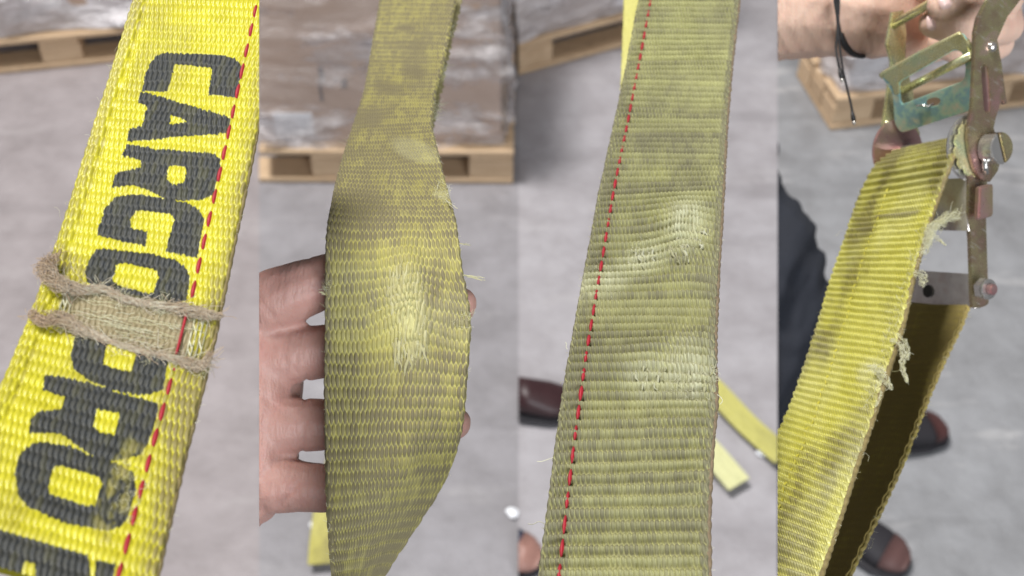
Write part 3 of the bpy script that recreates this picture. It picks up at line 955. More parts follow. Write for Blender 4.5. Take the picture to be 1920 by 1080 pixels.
# loosened yarns of the worn patch
def yarn_set(st, spec, n, rad, mat, parent, h=0.0012, name='loose_yarn', tone=(0.1, 1), k=12, base=0.0008):
    ls, rs, ts = [], [], []
    for i in range(n):
        cx, cy, rx, ry, ln, ang, curl = spec[i % len(spec)]
        a, q = RNG.uniform(0, 6.28), math.sqrt(RNG.random())
        x0, y0 = cx + rx * q * math.cos(a), cy + ry * q * math.sin(a)
        L = ln * RNG.uniform(0.6, 1.2); an = math.radians(ang + RNG.normal(0, 3.5)); cu = RNG.normal(0, curl)
        pts = []
        for t in np.linspace(-0.5, 0.5, k):
            an2 = an + cu * t
            x = x0 + L * t * math.cos(an2) ; y = y0 + L * t * math.sin(an2)
            pts.append((x, y, base + h * ((1 - 4 * t * t) - 0.6) * RNG.uniform(0.9, 1.1)))
        ls.append(on(st, pts))
        t = np.linspace(-1, 1, k)
        rs.append(rad * RNG.uniform(0.6, 1.2) * (1 - 0.75 * np.abs(t) ** 1.8)); ts.append(RNG.uniform(*tone))
    l = np.array(ls)
    for _ in range(2): l[:, 1:-1] = 0.25 * l[:, :-2] + 0.5 * l[:, 1:-1] + 0.25 * l[:, 2:]
    return fibres(name, l, np.array(rs), np.array(ts), mat, parent, sides=6)
M_LOOSE2 = fibre_mat('loose_olive_yarn', (0.27, 0.24, 0.085), (0.40, 0.375, 0.20))
yarn_set(S2, [(752, 560, 16, 50, 62, 90, .15), (766, 600, 18, 70, 74, 91, .12), (782, 600, 14, 60, 66, 92, .15), (760, 655, 22, 25, 40, 86, .4), (742, 540, 16, 35, 40, 94, .3), (790, 640, 12, 40, 44, 90, .3)], 120, 0.00058, M_LOOSE2, T2, h=0.0006, base=0.0010, tone=(0.2, 1.0))
fz = hairs(S2, [(765, 590, 50), (760, 540, 35), (832, 365, 20), (612, 540, 8), (870, 600, 18), (765, 610, 40)], 420, 0.0026, out=0.35)
fibres('surface_fuzz', fz, np.full(len(fz), 0.00005), RNG.random(len(fz)), M_FUZZ, T2)
eh = edge_hairs(S2, 200, 0.0014)
fibres('edge_fuzz', eh, np.full(len(eh), 0.00005), RNG.random(len(eh)), M_FUZZ, T2)
ls = []
for (x, y, dx, dy, n) in ((874, 517, 36, 5, 8), (866, 456, 18, 3, 5), (612, 552, -14, -4, 9), (838, 372, 22, 20, 3)):
    for i in range(n):
        u, s = S2.locate(x - math.copysign(6, dx), y)
        p = S2.point(u, s, 0.0)
        e = P(x + dx * RNG.uniform(.5, 1), y + dy + RNG.normal(0, 2), 0.43)
        ls.append([p + (e - p) * q + RNG.normal(0, 0.00012, 3) for q in np.linspace(0, 1, 8)])
fibres('loose_end', np.array(ls), np.full(len(ls), 0.00010), RNG.random(len(ls)) * 0.4, M_FUZZ, T2)
# the run of the same strap behind it, seen along the right edge
rb = [(800, -60, 878, -60, .66, .64), (790, 20, 858, 20, .64, .625), (780, 90, 840, 95, .62, .61), (770, 150, 828, 155, .60, .60), (765, 215, 816, 220, .58, .585), (770, 250, 806, 260, .57, .575)]
S2b = Strap(*rails(rb), sigma=0.006)
def paint2b(a, u, s, px, py):
    a['grime'][:] = 0.55 + 0.3 * smooth(0.8, 1, u); a['pale'][:] = 0.5 * smooth(0.62, 0.75, fbm(u * 6, s * 90, 40))
webbing('return_run', S2b, M2, T2, paint=paint2b, seed=6, du=5, dv=6, amp=0.5e-3, edge=0.6e-3)
ls = hairs(S2b, [(840, 60, 14), (828, 130, 12), (815, 200, 10), (812, 218, 6)], 90, 0.005, side=RT)
fibres('edge_fuzz', ls, np.full(len(ls), 0.00009), RNG.random(len(ls)), M_FUZZ, T2)

# ---- strap with the red thread on its left
Lx3 = [(1204, -70), (1197, 0), (1174, 120), (1150, 235), (1122, 360), (1092, 525), (1067, 660), (1052, 750), (1037, 860), (1022, 980), (1009, 1080), (1000, 1160)]
Rx3 = [(1394, -70), (1386, 0), (1372, 120), (1362, 240), (1356, 355), (1346, 525), (1340, 655), (1344, 750), (1334, 850), (1328, 975), (1330, 1080), (1331, 1160)]
d3 = [.615, .595, .562, .525, .485, .447, .415, .398, .381, .366, .353, .344]
rows3 = [(*l, *r, d + 0.004, d - 0.004) for l, r, d in zip(Lx3, Rx3, d3)]
S3 = Strap(*rails(rows3), sigma=0.005)
def paint3(a, u, s, px, py):
    big = fbm(u * 4, s * 35, 51)
    fine = fbm(u * 15, s * 120, 55)
    a['dirt'][:] = 0.68 + 0.22 * (big - 0.5) + 0.40 * (fine - 0.5)
    a['dirt'] += hashn(np.floor(s / 4.25e-3), 8.0, 5) * 0.45 - 0.20
    a['grime'] += 0.10 + 0.16 * smooth(0.45, 0.8, fbm(u * 3, s * 20, 53, 4)) + 0.16 * (1 - smooth(0.0, 0.2, u)) + 0.3 * (u > 0.965)
    a['dirt'] += 0.25 * (1 - smooth(0.0, 0.25, u)) * smooth(0, 300, py) + 0.35 * (u > 0.95)
    a['dirt'] -= 0.28 * (1 - smooth(60, 400, py))
    fz = np.maximum(blob(px, py, 1285, 425, 58, 80, 15, 0.1), 0.85 * blob(px, py, 1205, 492, 100, 44, -28, 0.05))
    fz = np.maximum(fz, 0.85 * blob(px, py, 1125, 535, 90, 44, -14, 0.05)) * (0.55 + 0.75 * fbm(u * 32, s * 140, 57))
    fz2 = np.maximum(blob(px, py, 1295, 705, 85, 90, 10, 0.05), 0.7 * blob(px, py, 1225, 715, 90, 70, 0, 0.05)) * (0.55 + 0.75 * fbm(u * 30, s * 130, 58))
    a['pale'][:] = 1.0 * fz * (0.6 + 0.6 * fine) + 0.85 * fz2 * (0.5 + fine) + 0.10
    a['dirt'] *= (1 - 0.75 * np.maximum(fz, 0.5 * fz2)); a['grime'] *= (1 - 0.8 * np.maximum(fz, fz2))
    a['mess'] += 1.3 * blob(px, py, 1275, 440, 75, 85, 10, .1) + 1.2 * blob(px, py, 1300, 690, 80, 85, 0, .1) + 0.15
    a['lift'] += 0.0016 * blob(px, py, 1285, 430, 60, 75, 15, .1) * (0.3 + fine) + 0.0018 * blob(px, py, 1315, 690, 55, 75, 0, .1) * fine
def relief3(u, s, px, py):
    r = 0.0010 * np.exp(-((py - 652 - 8 * np.sin(u * 5)) / 13) ** 2) * smooth(0.3, 0.6, u)
    r += 0.0008 * np.exp(-((py - 682) / 11) ** 2) * smooth(0.3, 0.55, u)
    return r + 0.0005 * np.sin(py / 21 + u * 2) - 0.00090 * np.cos(2 * math.pi * s / 4.25e-3 + 2 * math.pi * shift3(u, s, px, py))
def shift3(u, s, px, py):
    return 1.1 * np.exp(-((px - 1290) / 70) ** 2) * smooth(330, 430, py) * (1 - smooth(460, 600, py)) - 0.8 * smooth(0.55, 1, u) * smooth(560, 650, py) * (1 - smooth(660, 800, py))
T3 = thing('cargo_strap', P(1190, 800, 0.39), 'dull olive-yellow strap with dashed red thread along its left edge and fuzzy scuffs', 'strap', GRP)
M3 = webbing_mat('olive_webbing', (0.335, 0.328, 0.115), (0.43, 0.425, 0.17), (0.135, 0.124, 0.072), palec=(0.46, 0.46, 0.32), rough=0.46)
webbing('webbing', S3, M3, T3, pitch=4.25e-3, ncol=33, du=8, dv=11, paint=paint3, seed=7.7, warp=0.18, amp=1.15e-3, slant=0.22, relief=relief3, row_shift=shift3, skew=0.18, L=0.80, edge=0.16e-3)
tracer('tracer_thread', S3, 0.127, M_RED, T3, 4.25e-3, half=0.00066, amp=2.1e-3)
M_LOOSE3 = fibre_mat('loose_pale_yarn', (0.25, 0.24, 0.11), (0.36, 0.36, 0.25))
yarn_set(S3, [(1290, 425, 32, 42, 30, 75, 0.9), (1315, 440, 14, 26, 24, 60, 1.4), (1272, 470, 26, 22, 34, 68, 0.6), (1215, 490, 50, 14, 22, 72, .5), (1300, 405, 24, 24, 18, 20, 1.5)], 40, 0.00040, M_LOOSE3, T3, h=0.0006, base=0.0011)
yarn_set(S3, [(1305, 665, 30, 22, 30, 60, 1.0), (1322, 700, 14, 40, 24, 90, 1.4), (1280, 700, 45, 40, 26, 84, 0.5), (1220, 705, 35, 25, 24, 80, .4)], 40, 0.00042, M_LOOSE3, T3, h=0.0006, tone=(0, 0.8), base=0.0009)
fz = hairs(S3, [(1285, 425, 45), (1215, 485, 40), (1130, 535, 40), (1325, 700, 22), (1300, 730, 40), (1290, 440, 32), (1275, 460, 30)], 1500, 0.0018, out=0.3)
fibres('surface_fuzz', fz, np.full(len(fz), 0.00005), RNG.uniform(0.4, 1, len(fz)), M_FUZZ, T3)
eh = edge_hairs(S3, 260, 0.0015)
fibres('edge_fuzz', eh, np.full(len(eh), 0.00005), RNG.random(len(eh)), M_FUZZ, T3)
ls = []
for pts in ([(1037, 858), (1025, 862), (1015, 866), (1007, 865)], [(1022, 983), (1010, 975), (1000, 985), (990, 982)], [(1345, 740), (1352, 745), (1356, 752), (1350, 758)], [(1064, 655), (1060, 650), (1064, 645), (1060, 642)]):
    ls.append(resample([P(x, y, 0.385) for x, y in pts], 10))
fibres('loose_end', np.array(ls), np.full(4, 0.00013), np.full(4, 0.8), M_FUZZ, T3)
M_PALE = webbing_mat('clean_webbing', (0.46, 0.43, 0.11), (0.54, 0.51, 0.17), (0.3, 0.28, 0.10))
S3b = Strap(*rails([(1172, -70, 1262, -70, .76, .745), (1169, 0, 1258, 0, .74, .725), (1166, 90, 1240, 90, .715, .70), (1163, 170, 1235, 172, .70, .69)]))
webbing('return_run', S3b, M_PALE, T3, du=4, dv=5, amp=0.4e-3)

# strap tails lying on the floor
def floor_strap(name, label, pts, w, mat, bay, h=0.006):
    q = [floor_hit(x, y, h) for x, y in pts]
    L_, R_ = [], []
    for i, p in enumerate(q):
        t = q[min(i + 1, len(q) - 1)] - q[max(i - 1, 0)]
        t[2] = 0; t /= np.linalg.norm(t)
        n = np.array([t[1], -t[0], 0])
        lift = np.array([0, 0, 0.012 * math.sin(i * 1.7) ** 2])
        L_.append(p - n * w / 2 + lift); R_.append(p + n * w / 2 + lift)
    st = Strap(L_, R_, sigma=0.02)
    T = thing(name, q[0], label, 'strap', 'strap tails on the floor')
    webbing('webbing', st, mat, T, du=4, dv=4, bay=bay, paint=lambda a, u, s, px, py: a['dirt'].__iadd__(0.2 + 0.5 * smooth(0.4, 0.7, fbm(u * 3, s * 14, 3))))
    return T
floor_strap('strap_tail', 'yellow strap lying across the floor at lower right of the red-threaded strap', [(1300, 690), (1345, 742), (1400, 795), (1470, 862)], 0.062, M_PALE, 2, 0.02)
M_PALE2 = webbing_mat('pale_webbing', (0.58, 0.57, 0.28), (0.66, 0.65, 0.36), (0.4, 0.4, 0.22))
floor_strap('strap_tail', 'pale short strap end lying beside the red-threaded strap', [(1290, 800), (1335, 855), (1386, 908)], 0.062, M_PALE2, 2, 0.03)
floor_strap('strap_tail', 'green-yellow strap end on the floor below the open hand', [(640, 850), (618, 930), (606, 1010), (604, 1062)], 0.06, M2, 1, 0.02)
M_SCRAP = plain('paper_scrap', (0.85, 0.87, 0.92), 0.5, var=0.04)
def scrap(px, py, r, label, bay):
    c = floor_hit(px, py, 0.0)
    vs, fs = [], []
    n = 9
    for k in range(n):
        w = 6.283 * k / n; q = r * random.uniform(0.6, 1.15)
        vs.append(c + np.array([q * math.cos(w), q * math.sin(w), random.uniform(0.003, 0.012)]))
    vs.append(c + np.array([0, 0, 0.016]))
    for k in range(n): fs.append((k, (k + 1) % n, n))
    me = mesh('paper_scrap', vs, fs, False)
    clip_to_bay(me, bay, cap=False)
    o = new_obj('paper_scrap', me, M_SCRAP)
    tag(o, label, 'paper scrap')
scrap(596, 980, 0.022, 'white paper scrap on the floor below the open hand', 1)
scrap(962, 966, 0.018, 'small white scrap on the floor right of the draped strap', 1)
scrap(1427, 852, 0.016, 'small white scrap beside the yellow strap tail on the floor', 2)

# ------------------------------------------------------------------ bodies: tapered limbs fused into one skin
def fused_body(name, chains, voxel, smooth_it=6):
    bm = bmesh.new()
    for ch in chains:
        pts = [(np.asarray(p, float), r) for p, r in ch]
        dense = []
        for (p, r), (q, w) in zip(pts, pts[1:]):
            n = max(2, int(np.linalg.norm(q - p) / (0.35 * min(r, w))) + 1)
            for k in range(n):
                t = k / n
                dense.append((p + (q - p) * t, r + (w - r) * t))
        dense.append(pts[-1])
        for p, r in dense:
            bmesh.ops.create_icosphere(bm, subdivisions=2, radius=r, matrix=Matrix.Translation(Vector(p)))
    me = bpy.data.meshes.new(name)
    bm.to_mesh(me); bm.free()
    o = bpy.data.objects.new(name, me)
    COL.objects.link(o)
    m = o.modifiers.new('r', 'REMESH'); m.mode = 'VOXEL'; m.voxel_size = voxel
    m = o.modifiers.new('s', 'SMOOTH'); m.factor = 0.5; m.iterations = smooth_it
    dg = bpy.context.evaluated_depsgraph_get()
    out = bpy.data.meshes.new_from_object(o.evaluated_get(dg))
    bpy.data.objects.remove(o)
    bpy.data.meshes.remove(me)
    out.polygons.foreach_set('use_smooth', [True] * len(out.polygons))
    return out
def displace(me, fn):
    n = len(me.vertices)
    co = np.empty(n * 3, dtype=np.float32); me.vertices.foreach_get('co', co); co = co.reshape(-1, 3).astype(float)
    no = np.empty(n * 3, dtype=np.float32); me.vertices.foreach_get('normal', no); no = no.reshape(-1, 3)
    px, py = project(co)
    co = co + no * fn(co, px, py)[:, None]
    me.vertices.foreach_set('co', co.astype(np.float32).ravel())
    me.update()
def crease(px, py, x0, y0, x1, y1, w, d):
    """a groove along a segment in the skin"""
    vx, vy = x1 - x0, y1 - y0
    L = vx * vx + vy * vy
    t = np.clip(((px - x0) * vx + (py - y0) * vy) / L, 0, 1)
    dist = np.hypot(px - x0 - t * vx, py - y0 - t * vy)
    return -d * np.exp(-(dist / w) ** 2)
def ch(*a): return [(P(x, y, d), r) for x, y, d, r in a]

# open hand under the draped strap
hand = fused_body('hand', [
    ch((455, 590, .450, .0125), (520, 560, .447, .0122), (570, 541, .447, .0112), (612, 526, .448, .0103), (660, 510, .453, .0098), (730, 495, .462, .0088)),
    ch((500, 680, .455, .0120), (520, 668, .451, .0122), (560, 664, .450, .0109), (612, 658, .450, .0104), (720, 640, .458, .0098), (810, 605, .457, .0088), (858, 576, .446, .0070), (863, 569, .443, .0064)),
    ch((500, 800, .455, .0115), (520, 798, .450, .0120), (560, 797, .449, .0106), (612, 796, .449, .0100), (720, 792, .457, .0095), (810, 792, .456, .0082), (848, 793, .448, .0068), (853, 793, .445, .0063)),
    ch((490, 905, .453, .0110), (520, 908, .448, .0112), (560, 912, .447, .0098), (612, 916, .447, .0093), (700, 920, .455, .0085), (770, 910, .460, .0075)),
    ch((470, 620, .459, .021), (458, 740, .461, .024), (458, 850, .458, .022), (445, 905, .455, .019)),
    ch((455, 600, .452, .0140), (470, 660, .4515, .0145), (480, 730, .4515, .0145), (478, 800, .4505, .0145), (468, 860, .4495, .0142), (460, 895, .449, .013)),
    ch((400, 640, .47, .026), (400, 800, .475, .03), (400, 900, .47, .026)),
], 0.0011, 7)
displace(hand, lambda co, px, py: crease(px, py, 570, 475, 606, 520, 3, .0006) + crease(px, py, 575, 700, 566, 850, 4, .0008) +
         crease(px, py, 486, 560, 545, 640, 4, .0005) + crease(px, py, 486, 740, 555, 790, 5, .0004) + crease(px, py, 500, 640, 560, 700, 4, .0004) +
         crease(px, py, 522, 950, 560, 905, 4, .0007) + 0.0003 * (fbm(px / 14, py / 14, 3) - .5))
clip_to_bay(hand, 1)
M_SKIN2 = skin_mat('skin_palm', (0.38, 0.205, 0.175), (0.46, 0.27, 0.23), (0.40, 0.155, 0.13))
TP = thing('person', P(500, 780, 0.46), 'open hand reaching in from the left with fingers under the draped strap', 'person')
new_obj('hand', hand, M_SKIN2, TP)

# ------------------------------------------------------------------ ratchet
def camv(x, y, z): return RT * x + UP * y - FW * z
EX = camv(0.42, -0.06, 0.90); EX /= np.linalg.norm(EX)
EZ = UP - EX * (UP @ EX); EZ /= np.linalg.norm(EZ)
EN = np.cross(EX, EZ)
if EN @ (C - P(1850, 285, .565)) < 0: EN = -EN
O4 = P(1850, 285, .565)
def pl(px, py, off=0.0):
    r = ray(px, py)
    return C + r * (((O4 + EX * off - C) @ EX) / (r @ EX))
def depth_pl(px, py, off): return (pl(px, py, off) - C) @ FW
def plate(name, loops, vec, bev=0.0):
    from mathutils.geometry import tessellate_polygon
    loops = [[Vector(p) for p in l] for l in loops]
    tris = tessellate_polygon(loops)
    flat = [p for l in loops for p in l]
    bm = bmesh.new()
    a = [bm.verts.new(p) for p in flat]
    b = [bm.verts.new(p + Vector(vec)) for p in flat]
    for t in tris:
        try:
            bm.faces.new([a[i] for i in t]); bm.faces.new([b[i] for i in reversed(t)])
        except ValueError: pass
    k = 0
    for l in loops:
        n = len(l)
        for i in range(n):
            i2 = (i + 1) % n
            bm.faces.new((a[k + i], a[k + i2], b[k + i2], b[k + i]))
        k += n
    bmesh.ops.recalc_face_normals(bm, faces=bm.faces[:])
    rim = [e for e in bm.edges if len(e.link_faces) == 2 and e.calc_face_angle(0) > 1.2 and not (e.verts[0].co - e.verts[1].co).normalized().cross(Vector(vec).normalized()).length < 0.2]
    if bev: bmesh.ops.bevel(bm, geom=rim, offset=bev, segments=2, affect='EDGES', clamp_overlap=True)
    me = bpy.data.meshes.new(name)
    bm.to_mesh(me); bm.free()
    return me
def disc(name, c, ax, r, t, n=40, hole=0.0, teeth=0):
    a = np.cross(ax, UP); a /= np.linalg.norm(a); b = np.cross(ax, a)
    pts = []
    for k in range(n):
        w = 2 * math.pi * k / n
        rr = r * (1 - (0.10 if teeth and k % (n // teeth) == 0 else 0))
        pts.append(c + rr * (a * math.cos(w) + b * math.sin(w)))
    return extrude_poly(name, pts, ax * t, bev=min(t * 0.3, 0.0006))
def dome(name, c, ax, r, hgt, n=16):
    a = np.cross(ax, UP); a /= np.linalg.norm(a); b = np.cross(ax, a)
    V, F = [], []
    for q in range(5):
        ph = q / 4 * math.pi / 2
        for k in range(n):
            w = 2 * math.pi * k / n
            V.append(c + ax * hgt * math.sin(ph) + r * (math.cos(ph) + 1e-4) * (a * math.cos(w) + b * math.sin(w)))
    for q in range(4):
        for k in range(n):
            F.append((q * n + k, q * n + (k + 1) % n, (q + 1) * n + (k + 1) % n, (q + 1) * n + k))
    return mesh(name, V, F)
Z_OLIVE = zinc('olive_zinc', [(0.30, (0.44, 0.27, 0.25)), (0.46, (0.33, 0.25, 0.17)), (0.60, (0.40, 0.36, 0.20)), (0.75, (0.54, 0.36, 0.34))], 0.30, 60, 0.75)
Z_GOLD = zinc('gold_zinc', [(0.3, (0.58, 0.52, 0.24)), (0.5, (0.70, 0.66, 0.38)), (0.7, (0.52, 0.62, 0.40))], 0.30, 90, 0.7)
Z_TEAL = zinc('teal_zinc', [(0.30, (0.85, 0.83, 0.64)), (0.45, (0.55, 0.80, 0.64)), (0.56, (0.33, 0.58, 0.62)), (0.70, (0.80, 0.84, 0.62))], 0.36, 130, 0.55)
Z_PINK = zinc('pink_zinc', [(0.3, (0.48, 0.26, 0.28)), (0.5, (0.60, 0.38, 0.36)), (0.7, (0.52, 0.42, 0.26))], 0.34, 50)
Z_STEEL = zinc('bare_steel', [(0.3, (0.55, 0.54, 0.52)), (0.6, (0.66, 0.64, 0.62)), (0.8, (0.60, 0.52, 0.46))], 0.24, 60)
Z_SILVER = zinc('silver_zinc', [(0.3, (0.62, 0.55, 0.52)), (0.5, (0.80, 0.75, 0.72)), (0.7, (0.62, 0.47, 0.43))], 0.24, 70, 0.8)
M_DARK = plain('hole_shade_dark', (0.02, 0.018, 0.015), 0.7)
TR = thing('ratchet', pl(1840, 577), 'iridescent metal ratchet buckle gripped at the top', 'ratchet')
def rp(name, me, mat, par=TR): return new_obj(name, me, mat, par)
RH = [(1850, 2), (1834, 33), (1828, 61), (1827, 111), (1823, 200), (1817, 232), (1815, 260), (1819, 288), (1828, 318), (1840, 336), (1857, 341), (1872, 320), (1878, 297), (1870, 262), (1864, 240), (1868, 221),
      (1879, 188), (1884, 196), (1889, 194), (1888, 186), (1884, 158), (1879, 120), (1871, 74), (1890, 31), (1914, 0), (1929, -19), (1872, -30)]
SLOT = [(1840, 124), (1846, 121), (1853, 128), (1857, 190), (1856, 208), (1850, 212), (1846, 205)]
hp = rp('handle_plate', plate('handle_plate', [[pl(x, y) for x, y in RH], [pl(x, y) for x, y in SLOT][::-1]], -EX * 0.0022, 0.0003), Z_OLIVE)
rp('slider_bar', extrude_poly('slider_bar', [pl(x, y, -.0035) for x, y in ((1838, 122), (1849, 121), (1856, 212), (1845, 214))], EX * 0.0028, 0.0005), Z_PINK)
rp('rivet', dome('rivet', pl(1859, 88), EX, 0.0026, 0.0022), Z_STEEL)
LH = [(1668, 24), (1690, 20), (1695, 61), (1693, 111), (1709, 180), (1706, 246), (1716, 240), (1721, 252), (1714, 258), (1704, 262), (1680, 266), (1668, 300), (1642, 312), (1647, 260), (1658, 185), (1667, 118), (1658, 83), (1664, 50)]
rp('handle_plate', plate('handle_plate', [[pl(x, y, -.058) for x, y in LH]], EX * 0.002, 0.0003), Z_GOLD)
for x, y in ((1663, 231), (1681, 223)):
    rp('rivet', dome('rivet', pl(x, y, -.0558), EX, 0.0017, 0.0014), Z_GOLD)
rp('grip_rod', tube_mesh('grip_rod', [pl(1674, 47, -.057), pl(1856, -58, -.001)], 0.0023, 20), Z_GOLD)
rp('cross_rod', tube_mesh('cross_rod', [pl(1690, 171, -.057), pl(1822, 104, -.003)], 0.0021, 20), Z_GOLD)
# release pawl: a stamped frame with a window and an oval hole
a0, a1, a2 = pl(1655, 140, -.050), pl(1806, 66, -.005), pl(1688, 248, -.052)
rn = np.cross(a1 - a0, a2 - a0); rn /= np.linalg.norm(rn)
if rn @ (C - a0) < 0: rn = -rn
def plq(px, py, off=0.0):
    r = ray(px, py)
    return C + r * (((a0 + rn * off - C) @ rn) / (r @ rn))
def rounded(poly, rad, n=4):
    out = []
    m = len(poly)
    for i in range(m):
        p0, p1, p2 = (np.asarray(poly[k % m], float) for k in (i - 1, i, i + 1))
        v0, v2 = p0 - p1, p2 - p1
        q = min(rad, 0.45 * np.linalg.norm(v0), 0.45 * np.linalg.norm(v2))
        s, e = p1 + v0 / np.linalg.norm(v0) * q, p1 + v2 / np.linalg.norm(v2) * q
        for k in range(n + 1):
            t = k / n
            out.append(tuple((1 - t) ** 2 * s + 2 * t * (1 - t) * p1 + t * t * e))
    return out
PO = rounded([(1651, 141), (1803, 62), (1826, 96), (1826, 130), (1822, 206), (1689, 250), (1677, 232), (1674, 176)], 9)
PW = rounded([(1684, 156), (1790, 94), (1804, 98), (1811, 128), (1807, 152), (1691, 197), (1687, 190)], 9)
PHL = [(1749 + 14 * math.cos(w) * 1.0 + 3 * math.sin(w), 192 - 4 * math.cos(w) + 8 * math.sin(w)) for w in np.linspace(0, 2 * math.pi, 14, endpoint=False)]
pw = rp('release_pawl', plate('release_pawl', [[plq(x, y) for x, y in PO], [plq(x, y) for x, y in PW][::-1], [plq(x, y) for x, y in PHL][::-1]], -rn * 0.0018, 0.0003), Z_TEAL)
rp('pawl_bar', plate('pawl_bar', [[plq(x, y, .0004) for x, y in rounded([(1652, 141), (1802, 63), (1825, 96), (1814, 104), (1804, 97), (1790, 92), (1684, 154), (1686, 178), (1676, 178), (1672, 160)], 5, 3)]], -rn * 0.001, 0.0003), Z_GOLD)
rp('pawl_lip', tube_mesh('pawl_lip', [plq(1652, 143, -.001), plq(1660, 137, -.0015), plq(1730, 99, -.0015), plq(1800, 65, -.0015), plq(1812, 78, -.0012), plq(1823, 96, -.001)], 0.0016, 12), Z_GOLD)
rp('spring_wire', tube_mesh('spring_wire', [plq(1718, 198, .0012), plq(1730, 197, .0012), plq(1741, 199, .0006), plq(1750, 194, -.003)], 0.00055, 8), Z_STEEL)
# spool and its flanges
cR = pl(1853, 279)
rp('spool', tube_mesh('spool', [cR - EX * .057, cR - EX * .003], 0.0045, 28), Z_STEEL)
cD = cR + EN * 0.0045 + EZ * 0.0005
rp('ratchet_wheel', disc('ratchet_wheel', cD - EX * .0062, EX, 0.0160, 0.0014, 52), Z_STEEL)
rp('ratchet_wheel', disc('ratchet_wheel', cD - EX * .0040, EX, 0.0140, 0.0012, 52, teeth=13), Z_GOLD)
rp('ratchet_wheel', disc('ratchet_wheel', cD - EX * .0555, EX, 0.0165, 0.0014, 52), Z_PINK)
for s in (-1, 1):
    pts = []
    ax = EN * 0.36 + EZ * 0.93
    bx = np.cross(EX, ax)
    for k in range(15):
        w = math.radians(-80 + 160 * k / 14)
        pts.append(cR + EX * .0004 + s * (bx * (0.0011 + 0.0066 * max(0, math.cos(w) - .17) / .83)) + ax * 0.0075 * math.sin(w))
    rp('spool_end', extrude_poly('spool_end', pts, EX * (0.0075 if s < 0 else 0.0085), 0.0005), Z_OLIVE if s < 0 else Z_STEEL)
rp('retaining_pin', tube_mesh('retaining_pin', [pl(1846, 294, .0025), pl(1847, 310, .003), pl(1849, 326, .0025)], 0.0013, 10), Z_STEEL)
# frame
FR = rounded([(1815, 322), (1852, 322), (1849, 413), (1852, 513), (1854, 570), (1843, 576), (1824, 578), (1822, 513), (1820, 448), (1815, 400)], 5, 3)
rp('frame_plate', plate('frame_plate', [[pl(x, y, -.0035) for x, y in FR]], -EX * 0.0022, 0.0003), Z_OLIVE)
FL = [p - EX * .050 for p in [pl(x, y, -.0035) for x, y in FR]]
rp('frame_plate', plate('frame_plate', [FL], EX * 0.002, 0.0), Z_OLIVE)
rp('lock_slide', extrude_poly('lock_slide', [pl(x, y, .0) for x, y in rounded([(1827, 350), (1853, 344), (1853, 405), (1824, 413)], 6, 3)], EX * 0.0035, 0.0008), Z_PINK)
def bent_plate(name, y0, y1, xr, mat, hole=None, w=0.050):
    """cross plate of the frame: flat web between the sides with a rolled bend at the right"""
    A_, B_ = pl(xr, y0, -.0036), pl(xr + 1, y1, -.0036)
    V, F = [], []
    prof = [(0, -.004), (0, -.0015), (-.0004, -.0005), (-.0012, .0), (-.004, .0003), (-.012, .0003), (-.025, .0003), (-w, .0003)]
    n = len(prof)
    for q in (0, 1):
        for (dx, dn) in prof:
            for e in (A_, B_):
                V.append(e + EX * dx + EN * (dn - q * 0.0016) + EX * (-.0014 * q if dx > -.003 else 0))
    for q in (0, 1):
        for i in range(n - 1):
            a = q * 2 * n + i * 2
            F.append((a, a + 1, a + 3, a + 2) if q == 0 else (a, a + 2, a + 3, a + 1))
    for i in range(n - 1):
        for e in (0, 1):
            a, b = i * 2 + e, 2 * n + i * 2 + e
            F.append((a, a + 2, b + 2, b))
    o = rp(name, mesh(name, V, F), mat)
    md = o.modifiers.new('edge', 'EDGE_SPLIT'); md.split_angle = 0.7
    return o
bent_plate('cross_plate', 334, 433, 1814, Z_SILVER)
bent_plate('cross_plate', 514, 578, 1826, Z_SILVER)
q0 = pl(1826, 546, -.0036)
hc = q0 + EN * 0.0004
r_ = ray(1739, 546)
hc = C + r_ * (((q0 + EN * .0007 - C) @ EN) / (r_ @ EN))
hd = disc('bolt_hole_shade', hc, EN, 0.0031, 0.0001, 28)  # dark disc on the uncut plate, painted shade of a hole
rp('bolt_hole_shade', hd, M_DARK)
nb = pl(1838, 541)
hexp = [nb + 0.0052 * (EN * math.cos(w) + EZ * math.sin(w)) for w in np.linspace(0, 2 * math.pi, 6, endpoint=False) + 0.3]
rp('nut', extrude_poly('nut', hexp, EX * 0.0045, 0.0006), Z_STEEL)
rp('washer', disc('washer', nb + EX * .0045, EX, 0.0048, 0.0012, 30), Z_STEEL)
rp('bolt', disc('bolt', nb + EX * .0057, EX, 0.0026, 0.0028, 20), Z_PINK)

# ---- strap through the ratchet
f4 = [(1658, 288, 1797, 258, None, .0105), (1650, 300, 1794, 270, None, .004), (1633, 320, 1786, 292, None, 0), (1608, 372, 1765, 348, None, 0), (1583, 450, 1734, 440, .540, 0), (1558, 520, 1709, 525, .524, 0), (1538, 590, 1692, 610, .508, 0),
      (1510, 680, 1660, 705, .488, 0), (1480, 765, 1628, 805, .467, 0), (1455, 820, 1605, 870, .453, 0), (1420, 900, 1575, 965, .434, 0), (1375, 1010, 1540, 1070, .413, 0), (1330, 1110, 1505, 1160, .397, 0)]
d0 = [depth_pl(1797, 258, -.008) + .006, depth_pl(1794, 270, -.008), depth_pl(1786, 292, -.008) - .008, depth_pl(1765, 348, -.008) - .004]
r4 = []
for i, (lx, ly, rx, ry, d, extra) in enumerate(f4):
    dR = d0[i] if i < 4 else d
    r4.append((lx, ly, rx, ry, solve_depth((rx, ry), dR, (lx, ly), SW, True), dR))
S4 = Strap(*rails(r4), sigma=0.006)
